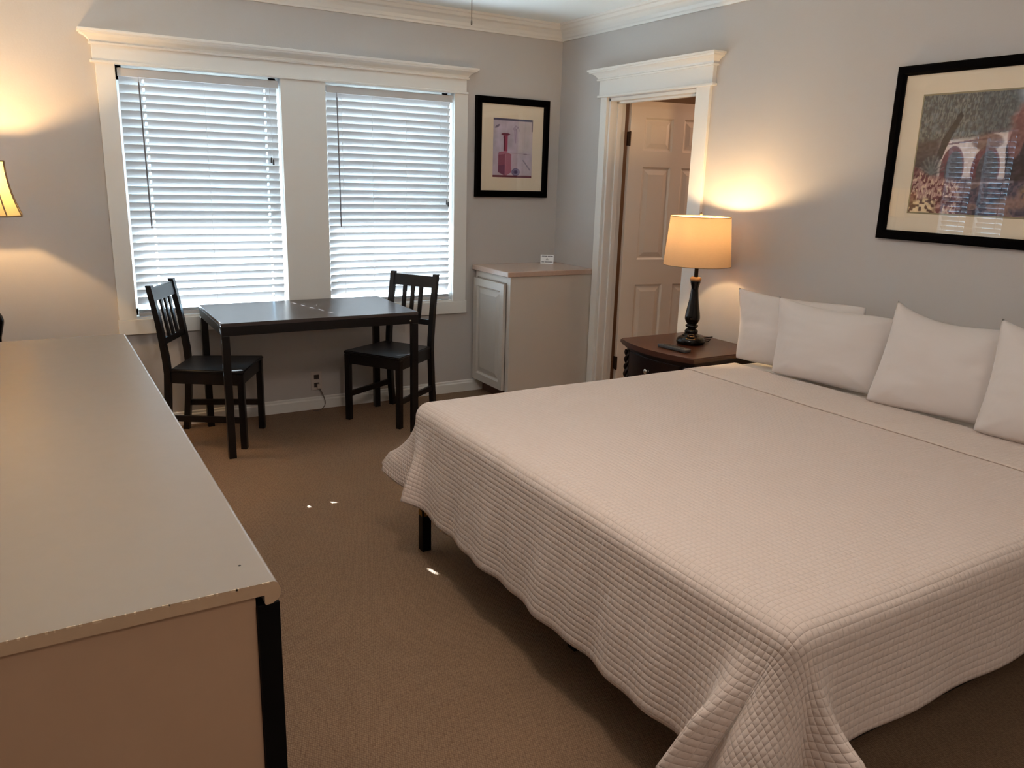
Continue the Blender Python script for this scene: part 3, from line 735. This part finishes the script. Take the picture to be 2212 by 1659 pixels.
def lamp_round(loc, label):
    t = thing('table_lamp', label, 'lamp', loc)
    pr = smoothprof([(.070, 0), (.077, .008), (.076, .024), (.068, .036), (.052, .044), (.046, .050), (.036, .058), (.036, .072), (.028, .082), (.022, .088), (.033, .094), (.034, .104), (.026, .110), (.032, .118), (.040, .134), (.041, .152), (.036, .185), (.027, .235), (.021, .285), (.020, .310), (.026, .335), (.027, .345)], 5)
    bm = bmesh.new(); lathe(bm, pr, 44); ob('lamp_base', bm, M['blackgloss'], t, smooth=True)
    bm = bmesh.new(); lathe(bm, smoothprof([(.027, .345), (.031, .350), (.031, .360), (.024, .368)], 3), 36); ob('collar', bm, M['gold'], t, smooth=True)
    bm = bmesh.new(); lathe(bm, [(.011, .366), (.011, .47), (.017, .472), (.017, .515), (.012, .52)], 20); ob('socket', bm, M['black'], t, auto=40)
    bm = bmesh.new(); zt, zb = .688, .432; n = 64
    rings = []
    for r, z in ((.180, zb), (.1585, zt)): rings.append([bm.verts.new((r*math.cos(2*PI*i/n), r*math.sin(2*PI*i/n), z)) for i in range(n)])
    for i in range(n): bm.faces.new((rings[0][i], rings[0][(i+1) % n], rings[1][(i+1) % n], rings[1][i]))
    sh = ob('lamp_shade', bm, M['shade'], t, smooth=True)
    bm = bmesh.new()
    r, z = .180, zb; tube(bm, [(r*math.cos(2*PI*i/n), r*math.sin(2*PI*i/n), z) for i in range(n+1)], .0018, 6); ob('bottom_ring', bm, M['shadeseam'], sh)
    bm = bmesh.new(); r, z = .1585, zt; tube(bm, [(r*math.cos(2*PI*i/n), r*math.sin(2*PI*i/n), z) for i in range(n+1)], .0018, 6)
    for k in range(3):
        a = k*2*PI/3+.3; tube(bm, [(.012*math.cos(a), .012*math.sin(a), zt-.006), (.1585*math.cos(a), .1585*math.sin(a), zt-.002)], .0014, 6)
    ob('top_ring', bm, M['shadeseam'], sh)
    bm = bmesh.new(); tube(bm, [(.055*math.cos(x), .055*math.sin(x), .52+.085*(1-math.cos(x*1)) if False else z) for x, z in ((0, .515), (0, .56), (0, .62), (0, .675))], .0012, 6)
    tube(bm, [(-.055, 0, z) for z in (.515, .56, .62, .675)], .0012, 6); tube(bm, [(-.055, 0, .675), (-.03, 0, .69), (0, 0, .694), (.03, 0, .69), (.055, 0, .675)], .0012, 6); tube(bm, [(-.055, 0, .515), (0, 0, .512), (.055, 0, .515)], .0012, 6)
    ob('harp', bm, M['gold'], t)
    bm = bmesh.new(); lathe(bm, smoothprof([(.004, .692), (.007, .698), (.007, .706), (.001, .712)], 3), 16); ob('finial', bm, M['gold'], t, smooth=True)
    bm = bmesh.new(); lathe(bm, smoothprof([(.012, .520), (.014, .535), (.027, .565), (.029, .585), (.020, .608), (.001, .616)], 4), 20); b = ob('light_bulb', bm, M['bulb'], t, smooth=True)
    bm = bmesh.new(); tube(bm, [(.07, -.02, .006), (.10, -.035, .010), (.122, -.028, .018), (.118, -.005, .012), (.09, .012, .006), (.10, .06, .0035), (.19, .08, .0035), (.245, .08, .003)], .0028, 8)
    ob('power_cord', bm, M['black'], t, smooth=True)
    l = bpy.data.lights.new('bulb_light', 'POINT'); l.energy = LAMP_R; l.color = (1, .68, .33); l.shadow_soft_size = .022
    lo = bpy.data.objects.new('bulb_light', l); C.objects.link(lo); lo.parent = t; lo.location = (0, 0, .635)
    return t
LAMP_R, LAMP_L = 13.0, 30.0
lamp_round((-.265, -1.784, .6505), 'lit table lamp with tan round drum shade and black turned base, on the nightstand')

t = thing('remote_control', 'black remote control lying on the nightstand in front of the lamp', 'remote', (-.465, -1.875, .6505), math.radians(6))
ob('case', box(-.024, -.098, 0, .024, .098, .018, .005, 3), M['darkplastic'], t, auto=35)
bm = bmesh.new()
for i in range(3):
    for j in range(8): bx(bm, -.015+i*.011, -.08+j*.019, .0175, -.007+i*.011, -.069+j*.019, .0195, .001)
ob('buttons', bm, M['ink'], t)

# ------------------------------------------------------------------ left lamp on a side table
SX, SY, SZ = -3.545, -.35, .56
t = thing('side_table', 'dark wooden side table hidden behind the dresser, carrying the left lamp', 'table', (SX, SY, 0))
ob('tabletop', box(-.21, -.21, SZ-.025, .21, .21, SZ, .004), M['darkcherry'], t)
ob('shelf', box(-.19, -.19, .18, .19, .19, .2, .002), M['darkcherry'], t)
for sx in (-1, 1):
    for sy in (-1, 1): ob('leg', box(sx*.185-.018, sy*.185-.018, 0, sx*.185+.018, sy*.185+.018, SZ-.0255, .002), M['darkcherry'], t)
t = thing('table_lamp', 'lit lamp with cream square bell shade at the left edge, beside the left window', 'lamp', (SX, SY, SZ+.0005))
pr = smoothprof([(.085, 0), (.088, .012), (.075, .028), (.04, .04), (.025, .055), (.022, .10), (.030, .135), (.036, .16), (.042, .19), (.038, .215), (.026, .24), (.018, .28), (.016, .36), (.022, .40), (.018, .43)], 5)
bm = bmesh.new(); lathe(bm, pr, 40); ob('lamp_base', bm, M['blackgloss'], t, smooth=True)
bm = bmesh.new(); lathe(bm, [(.010, .43), (.010, .72), (.018, .722), (.018, .77), (.012, .775)], 20); ob('socket', bm, M['black'], t, auto=40)
zb, zt = 1.268-SZ, 1.520-SZ
def oct_ring(h, cut, z): return [(-h+cut, -h, z), (h-cut, -h, z), (h, -h+cut, z), (h, h-cut, z), (h-cut, h, z), (-h+cut, h, z), (-h, h-cut, z), (-h, -h+cut, z)]
bm = bmesh.new(); n = 10; rows = []
for i in range(n+1):
    s = i/n; h = .172-.042*(1-(1-s)**2.0)*1.15; cut = h*.34
    rows.append([bm.verts.new(p) for p in oct_ring(h, cut, zb+(zt-zb)*s)])
for a, b in zip(rows, rows[1:]):
    for i in range(8): bm.faces.new((a[i], a[(i+1) % 8], b[(i+1) % 8], b[i]))
seams = [[tuple(r[i].co) for r in rows] for i in range(8)]; rb = [tuple(v.co) for v in rows[0]]; rtp = [tuple(v.co) for v in rows[-1]]
sh = ob('lamp_shade', bm, M['shade2'], t)
bm = bmesh.new()
for s_ in seams: tube(bm, s_, .0036, 6)
tube(bm, rb+[rb[0]], .0042, 6); tube(bm, rtp+[rtp[0]], .0042, 6)
ob('piping', bm, M['shadeseam'], sh)
bm = bmesh.new(); lathe(bm, smoothprof([(.012, .775), (.014, .79), (.027, .82), (.029, .84), (.020, .863), (.001, .871)], 4), 20); ob('light_bulb', bm, M['bulb'], t, smooth=True)
l = bpy.data.lights.new('bulb_light', 'POINT'); l.energy = LAMP_L; l.color = (1, .62, .26); l.shadow_soft_size = .022
lo = bpy.data.objects.new('bulb_light', l); C.objects.link(lo); lo.parent = t; lo.location = (0, 0, .880)

# ------------------------------------------------------------------ dresser
DX1, DX0, DY1, DY0, DZ = -3.062, -3.76, -1.50, -3.80, .86
t = thing('dresser', 'long low dresser with worn off-white top in the left foreground', 'dresser', ((DX0+DX1)/2, (DY0+DY1)/2, 0))
ox, oy = (DX0+DX1)/2, (DY0+DY1)/2
prof = [(DX0, DZ), (DX1-.006, DZ), (DX1-.002, DZ-.002), (DX1+.001, DZ-.006), (DX1+.005, DZ-.016), (DX1+.004, DZ-.026), (DX1-.001, DZ-.034), (DX1-.010, DZ-.039), (DX1-.020, DZ-.040), (DX1-.022, DZ-.037), (DX1-.022, DZ-.022), (DX0, DZ-.022)]
bm = bmesh.new()
A = [bm.verts.new((x-ox, DY0-oy, z)) for x, z in prof]; B = [bm.verts.new((x-ox, DY1-oy, z)) for x, z in prof]
for i in range(len(prof)): bm.faces.new((A[i], A[(i+1) % len(prof)], B[(i+1) % len(prof)], B[i]))
f1 = bm.faces.new(A); f2 = bm.faces.new(B[::-1]); f1.material_index = 1; f2.material_index = 1
top = ob('countertop', bm, [M['dresstop'], M['dressedge']], t)
random.seed(8)       # chips along the near edge of the laminate
chipm = mat('chipped pale edge', srgb(214, 190, 158), .8)
for i in range(22):
    x = DX1-.022-i*.017-random.random()*.013; wd = random.choice((.002, .003, .004, .012))
    bm = bmesh.new(); bx(bm, x-ox, DY0-oy-.0006, DZ-random.uniform(.002, .0045), x+wd-ox, DY0-oy+.0015, DZ+.0003); ob('edge_chip', bm, chipm, top)
bm = bmesh.new(); lathe(bm, [(.0026, DZ+.0001), (.002, DZ+.0006)], 10, -3.105-ox, -3.72-oy); ob('screw_mark', bm, M['black'], top)
ob('side_panel', box(DX0-ox, DY0+.012-oy, .08, DX1-.034-ox, DY0+.026-oy, DZ-.0225, .0008), M['dresspanel'], t)
ob('side_panel', box(DX0-ox, DY1-.026-oy, .08, DX1-.034-ox, DY1-.006-oy, DZ-.0225, .0008), M['dresspanel'], t)
ob('carcass', box(DX0-ox, DY0+.027-oy, .08, DX1-.040-ox, DY1-.027-oy, DZ-.05, 0), M['dresspanel'], t)
ob('plinth', box(DX0+.02-ox, DY0+.03-oy, 0, DX1-.06-ox, DY1-.03-oy, .079), M['black'], t)
for y0, y1 in ((DY0+.004, DY0+.030), (DY1-.030, DY1-.004)):
    ob('front_post', box(DX1-.0335-ox, y0-oy, .0, DX1+.003-ox, y1-oy, DZ-.041, .001), M['black'], t)
nw = 3; wd = (DY1-DY0-.064)/nw
for i in range(nw):
    for j, (z0, z1) in enumerate(((.09, .32), (.33, .56), (.57, DZ-.045))):
        ya = DY0+.032+i*wd+.003; yb = ya+wd-.006
        dr = ob('drawer', box(DX1-.0395-ox, ya-oy, z0, DX1-.018-ox, yb-oy, z1, .002), M['black'], t)
        bm = bmesh.new(); ym = (ya+yb)/2-oy; zm = (z0+z1)/2
        tube(bm, [(DX1-.019-ox, ym-.06, zm), (DX1-.003-ox, ym-.055, zm), (DX1-.003-ox, ym+.055, zm), (DX1-.019-ox, ym+.06, zm)], .004, 8)
        ob('handle', bm, M['bronze'], dr)

# ------------------------------------------------------------------ bed
BX0, BX1, BY0, BY1, BZ = -2.10, -.045, -4.085, -2.180, .628
t = thing('bed', 'king bed on black steel frame, its mattress covered by the cream coverlet', 'bed', ((BX0+BX1)/2, (BY0+BY1)/2, 0))
ox, oy = (BX0+BX1)/2, (BY0+BY1)/2
ob('mattress', box(BX0-ox, BY0-oy, .335, BX1-ox, BY1-oy, BZ, .045, 5), M['sheet'], t, auto=40)
bm = bmesh.new()
ins = .02
bx(bm, BX0+ins-ox, BY0+ins-oy, .27, BX0+ins+.03-ox, BY1-ins-oy, .334, .002); bx(bm, BX1-ins-.03-ox, BY0+ins-oy, .27, BX1-ins-ox, BY1-ins-oy, .334, .002)
for y in (BY0+ins, (BY0+BY1)/2-.015, BY1-ins-.03): bx(bm, BX0+ins-ox, y-oy, .27, BX1-ins-ox, y+.03-oy, .334, .002)
for k in range(9):
    x = BX0+.15+k*.22; bx(bm, x-ox, BY0+ins-oy, .318, x+.05-ox, BY1-ins-oy, .334)
ob('steel_frame', bm, M['blackmetal'], t)
for x in (BX0+.012, (BX0+BX1)/2, BX1-.06):
    for y in ((BY0+.012, -3.125, BY1-.052) if x == BX0+.012 else (BY0+.25, -3.125, BY1-.052)):
        if x == BX0+.012: xx = x if y != -3.125 else x+.14
        else: xx = x
        lg = ob('leg', box(xx-ox, y-oy, 0, xx+.04-ox, y+.04-oy, .2695, .002), M['blackmetal'], t)
        if xx == BX0+.012 and y == BY1-.052:
            bm = bmesh.new(); bx(bm, xx-.0008-ox, y-oy+.006, .157, xx-ox+.001, y+.036-oy, .180); bx(bm, xx+.006-ox, y-.0008-oy, .157, xx+.034-ox, y-oy+.001, .180)
            tag(ob('sticker', bm, M['yellow'], lg), 'yellow sticker')

# ------------------------------------------------------------------ quilted coverlet
def coverlet():
    x_head = -.365                          # the folded edge towards the pillows
    fx, ya, yb = BX0-.006, BY0-.006, BY1+.006     # foot edge and both side edges
    ZTOP = BZ+.007; Rr = .055
    hang = .395; hn, hf = .275, .37
    st = .0125
    ns = int(round((x_head-fx-Rr*0+hang)/st)); nt = int(round((yb-ya+hn+hf)/st))
    us = np.linspace(-hang, x_head-fx, ns+1)      # cloth coordinate along the bed, 0 at the foot edge
    vs_ = np.linspace(-hn, yb-ya+hf, nt+1)    # across, 0 at the near edge
    wdt = yb-ya
    verts = np.zeros((ns+1, nt+1, 3)); uvs = np.zeros((ns+1, nt+1, 2))
    RC = .0
    def g(x, c_, w_): return np.exp(-((x-c_)/w_)**2)
    U, V = np.meshgrid(us, vs_, indexing='ij')
    # distance outside the inner rectangle, inset by the edge radius
    a = np.maximum(0, Rr-U); b0 = np.maximum(0, Rr-V); b1 = np.maximum(0, V-(wdt-Rr)); b = b0+b1
    sgn = np.where(V > wdt/2, 1, -1)
    rho = np.hypot(a, b); th = np.arctan2(b, np.maximum(a, 1e-9)); th = np.where(rho < 1e-9, 0, th)   # 0 = foot side, pi/2 = long side
    # perimeter parameter: negative along foot (distance from corner), 0..1 in the corner, >1 along side
    tt = th/(PI/2)
    far = sgn > 0
    foot_d = np.where(far, wdt-Rr-V, V-Rr)            # how far along the foot from the corner (>=0 on the foot)
    side_d = U-Rr
    corner = (a > 0) & (b > 0)
    footm = (a > 0) & (b <= 0); sidem = (a <= 0) & (b > 0)
    p = np.zeros_like(U)                          # signed: -distance on foot, 0..1*LC in corner, LC+distance on side
    LC = .30
    p = np.where(corner, tt*LC, np.where(footm, -foot_d, np.where(sidem, LC+side_d, 0)))
    k = np.full_like(U, .085)
    # long, gentle ripples along foot and sides
    k += .022*np.sin(V*2*PI/.41+.6)*footm*np.clip(foot_d/.2, 0, 1)+.014*np.sin(V*2*PI/.173)*footm*np.clip(foot_d/.2, 0, 1)
    k += .020*np.sin(U*2*PI/.37+1.0)*sidem*np.clip(side_d/.2, 0, 1)
    kn = .14*g(p, .02, .06)+.42*g(p, LC*.62, .075)-.02*g(p, .10, .03)
    kf = .27*g(p, -.04, .06)+.50*g(p, .17, .07)-.10*g(p, .055, .03)
    kn_near = .44*g(p, -.05, .055)+.16*g(p, .08, .05)+.10*g(p, .15, .04)-.05*g(p, .225, .03)+.48*g(p, LC-.01, .035)
    tan_near = -.30*g(p, .03, .12)+.12*g(p, LC-.02, .08)
    tan_far = -.22*g(p, .0, .07)+.0*p
    k = k+np.where(far, kf, kn_near)
    k = np.clip(k, .03, .8)
    arc = Rr*PI/2
    s_ = np.minimum(rho, arc); hor = Rr*np.sin(s_/Rr); drop = Rr*(1-np.cos(s_/Rr))
    ex = np.maximum(0, rho-arc)
    # rounded cloth corner: shrink the longest diagonal
    lim = np.where(far, .115, .235)
    cut = np.where(corner, np.clip(1-(np.maximum(0, np.sin(2*th))*(1-(1/np.maximum(np.maximum(np.cos(th), np.sin(th)), .5)-1)*0)*0), 0, 1), 1)
    scale = np.where(corner, (1/np.maximum(np.cos(th), np.sin(th))), 1.0)   # rho max = hang*scale (square cloth)
    ex = ex*np.where(corner & far, (1+.02*(scale-1))/scale*(1-.22*np.sin(2*th)**2), 1)
    ex = ex*np.where(far, 1-.13*g(p, -.03, .16), 1)
    fade = np.clip(ex/.22, 0, 1)**.8
    kk = k*fade+.05*(1-fade)
    hor = hor+ex*kk; drop = drop+ex*np.sqrt(np.maximum(.1, 1-kk*kk))
    # hem is a little longer in places
    dx = -np.cos(th)*hor; dy = sgn*np.sin(th)*hor
    px = np.where(a > 0, fx+Rr+dx, fx+U); py = np.where(b > 0, np.where(far, ya+wdt-Rr, ya+Rr)+dy, ya+V)
    tg = np.where(far, tan_far, tan_near)*ex
    px = px+np.where(a > 0, 1, 1)*np.sin(th)*tg*(rho > 0); py = py+sgn*-1*np.where(b > 0, -1, -1)*np.cos(th)*tg*(rho > 0)
    pz = ZTOP-drop
    n_ = vnoise(U*.5+3, V*.5+3, 5, 21)-.5; n2_ = vnoise(U+3, V+3, 6, 22)-.5
    pz = pz+n_*.006*(rho <= Rr)+n2_*.003*(rho <= Rr)
    pz = np.maximum(pz, .02)
    verts = np.stack([px, py, pz], -1).reshape(-1, 3)
    N_ = nt+1
    faces = [(i*N_+j, (i+1)*N_+j, (i+1)*N_+j+1, i*N_+j+1) for i in range(ns) for j in range(nt)]
    me = bpy.data.meshes.new('coverlet'); me.from_pydata(verts.tolist(), [], faces)
    uv = me.uv_layers.new(name='cloth'); loops = np.zeros(len(me.loops), int); me.loops.foreach_get('vertex_index', loops)
    flat = np.stack([U, V], -1).reshape(-1, 2)[loops]; uv.data.foreach_set('uv', flat.ravel())
    me.polygons.foreach_set('use_smooth', [True]*len(me.polygons))
    o = bpy.data.objects.new('coverlet', me); C.objects.link(o); me.materials.append(M['quilt'])
    so = o.modifiers.new('thickness', 'SOLIDIFY'); so.thickness = .0045; so.offset = 1
    # fold-back band at the head end, a second layer on top
    ns2 = 22; xs0, xs1 = -.685, -.367
    vv = vs_; us2 = np.linspace(xs0-fx, xs1-fx, ns2+1)
    j = np.arange(nt+1)
    iu = np.clip(np.searchsorted(us, us2), 0, ns)
    P3 = verts.reshape(ns+1, nt+1, 3)
    bv = P3[iu].copy(); bv[..., 0] = (fx+us2)[:, None]
    # lift outward
    out = np.zeros_like(bv); bb = b[iu]; r_ = np.minimum(bb, arc)/Rr; out[..., 2] = np.cos(r_); out[..., 1] = np.sin(r_)*sgn[iu]
    bv += out*.0062
    bvv = bv.reshape(-1, 3); fc = [(i*N_+q, (i+1)*N_+q, (i+1)*N_+q+1, i*N_+q+1) for i in range(ns2) for q in range(nt)]
    me2 = bpy.data.meshes.new('folded_band'); me2.from_pydata(bvv.tolist(), [], fc); uv = me2.uv_layers.new(name='cloth')
    loops = np.zeros(len(me2.loops), int); me2.loops.foreach_get('vertex_index', loops)
    U2, V2 = np.meshgrid(us2, vs_, indexing='ij'); uv.data.foreach_set('uv', np.stack([U2, V2], -1).reshape(-1, 2)[loops].ravel())
    me2.polygons.foreach_set('use_smooth', [True]*len(me2.polygons))
    o2 = bpy.data.objects.new('folded_band', me2); C.objects.link(o2); me2.materials.append(M['quilt2']); o2.parent = o
    so = o2.modifiers.new('thickness', 'SOLIDIFY'); so.thickness = .0035; so.offset = 1
    return o
tag(coverlet(), 'cream square-quilted coverlet draped over the bed and hanging past the mattress', 'coverlet')

# ------------------------------------------------------------------ pillows
def pillow(BL, BR, TR, TL, thick, label, seed, sag=.012):
    nu, nv = 56, 44; BL, BR, TR, TL = map(Vector, (BL, BR, TR, TL))
    ctr = (BL+BR+TR+TL)/4; nrm = (BR-BL).cross(TL-BL).normalized()      # may point to the room or to the wall
    if nrm.x > 0: nrm = -nrm
    verts = []; idx = {}
    def inset(u, v):
        # seams bow inwards between the pointed corners
        uu = u*2-1; vv = v*2-1
        su = 1-.07*(1-vv*vv)*abs(uu)**2; sv = 1-(.08 if vv > 0 else .015)*(1-uu*uu)*abs(vv)**2
        q = 1-.035*abs(uu*vv)**5
        return (uu*su*q+1)/2, (vv*sv*q+1)/2
    bm = bmesh.new(); front = {}; back = {}
    for i in range(nu+1):
        for j in range(nv+1):
            u, v = i/nu, j/nv; a, b = inset(u, v)
            p = (BL*(1-a)+BR*a)*(1-b)+(TL*(1-a)+TR*a)*b
            uu, vv = 2*u-1, 2*v-1
            p = p-Vector((0, 0, sag*b**2*math.sin(PI*min(1, a*1.25)**.7)))
            h = ((1-abs(uu)**2.6)**.62)*((1-abs(vv)**2.6)**.62) if abs(uu) < 1 and abs(vv) < 1 else 0
            h *= 1+.12*(.5-v)
            wr = (vnoise(np.array(u+seed*.37), np.array(v*1.0+seed*.21), 5, seed)-.5)*.010+(vnoise(np.array(u*.5+v), np.array(v-u*.6), 9, seed+5)-.5)*.005
            # creases that run out of the corners
            for cu, cv, dx_, dy_ in ((-1, -1, 1, .8), (1, -1, -1, .7), (-1, 1, 1, -.8), (1, 1, -1, -.75)):
                du, dv = uu-cu, vv-cv; L_ = math.hypot(du, dv)
                if L_ < .7:
                    q = abs(du*dy_-dv*dx_)/math.hypot(dx_, dy_); wr += .010*math.exp(-(q/.05)**2)*(1-L_/.7)*min(1, L_/.15)
            t_ = thick*.5*h
            edge = abs(uu) == 1 or abs(vv) == 1 or i in (0, nu) or j in (0, nv)
            f = bm.verts.new(p+nrm*(t_+wr*min(1, h*1.2))); front[i, j] = f
            back[i, j] = f if (i in (0, nu) or j in (0, nv)) else bm.verts.new(p-nrm*(t_*.9))
    for i in range(nu):
        for j in range(nv):
            bm.faces.new((front[i, j], front[i+1, j], front[i+1, j+1], front[i, j+1]))
            bm.faces.new((back[i, j], back[i, j+1], back[i+1, j+1], back[i+1, j]))
    for v in bm.verts: v.co -= ctr
    return tag(ob('pillow', bm, M['pillow'], None, smooth=True, loc=tuple(ctr)), label, 'pillow', 'white pillows along the head of the bed')
zb_ = .646
pillow((-.31, -2.155, zb_), (-.16, -2.80, zb_), (-.115, -2.745, .99), (-.245, -2.07, 1.005), .13, 'white pillow nearest the lamp, half hidden behind the next pillow', 1)
pillow((-.385, -2.46, zb_), (-.30, -2.99, zb_), (-.195, -2.97, .975), (-.30, -2.385, 1.006), .13, 'white pillow second from the lamp, overlapping the corner pillow', 2)
pillow((-.405, -2.985, zb_-.003), (-.31, -3.50, zb_), (-.21, -3.50, 1.0), (-.30, -3.0, 1.082), .13, 'white pillow with a tall pointed corner, third from the lamp', 3, .038)
pillow((-.42, -3.45, zb_), (-.36, -4.06, zb_), (-.26, -4.06, 1.02), (-.31, -3.425, 1.075), .16, 'white pillow farthest from the lamp, cut off by the right edge of the photo', 4, .03)

# ------------------------------------------------------------------ ceiling fan with its pull chain
FAN_E = 25
t = thing('ceiling_fan', 'ceiling fan whose thin dark pull chain hangs before the crown moulding', 'ceiling fan', (-2.455, -3.3, 2.54))
bm = bmesh.new(); lathe(bm, smoothprof([(.001, 0), (.075, -.001), (.072, -.03), (.02, -.05), (.014, -.06), (.014, -.075), (.09, -.085), (.13, -.11), (.13, -.16), (.07, -.19), (.055, -.22), (.001, -.225)], 3), 36, cap=False); ob('motor_housing', bm, M['fanwhite'], t, smooth=True)
for k in range(5):
    a = k*2*PI/5+.9; bm = bmesh.new(); r = bx(bm, .12, -.055, -.148, .55, .055, -.140, .003)
    for v in r: v.co.z += v.co.y*.2
    rm = Matrix.Rotation(a, 4, 'Z')
    for v in bm.verts: v.co = rm @ v.co
    ob('blade', bm, M['fanwhite'], t)
bm = bmesh.new(); lathe(bm, smoothprof([(.001, -.30), (.05, -.295), (.088, -.27), (.10, -.235), (.09, -.222)], 4), 32, cap=False); ob('light_bowl', bm, M['bowl'], t, smooth=True)
l = bpy.data.lights.new('fan_light', 'POINT'); l.energy = FAN_E; l.color = (1, .87, .76); l.shadow_soft_size = .11; l.cycles.cast_shadow = True
lo = bpy.data.objects.new('fan_light', l); C.objects.link(lo); lo.parent = t; lo.location = (0, 0, -.42)
bm = bmesh.new(); tube(bm, [(0, 0, -.298), (0, 0, -.698)], .0010, 6); lathe(bm, [(.001, -.690), (.002, -.694), (.002, -.70), (.001, -.702)], 10)
ob('pull_chain', bm, M['chain'], t)
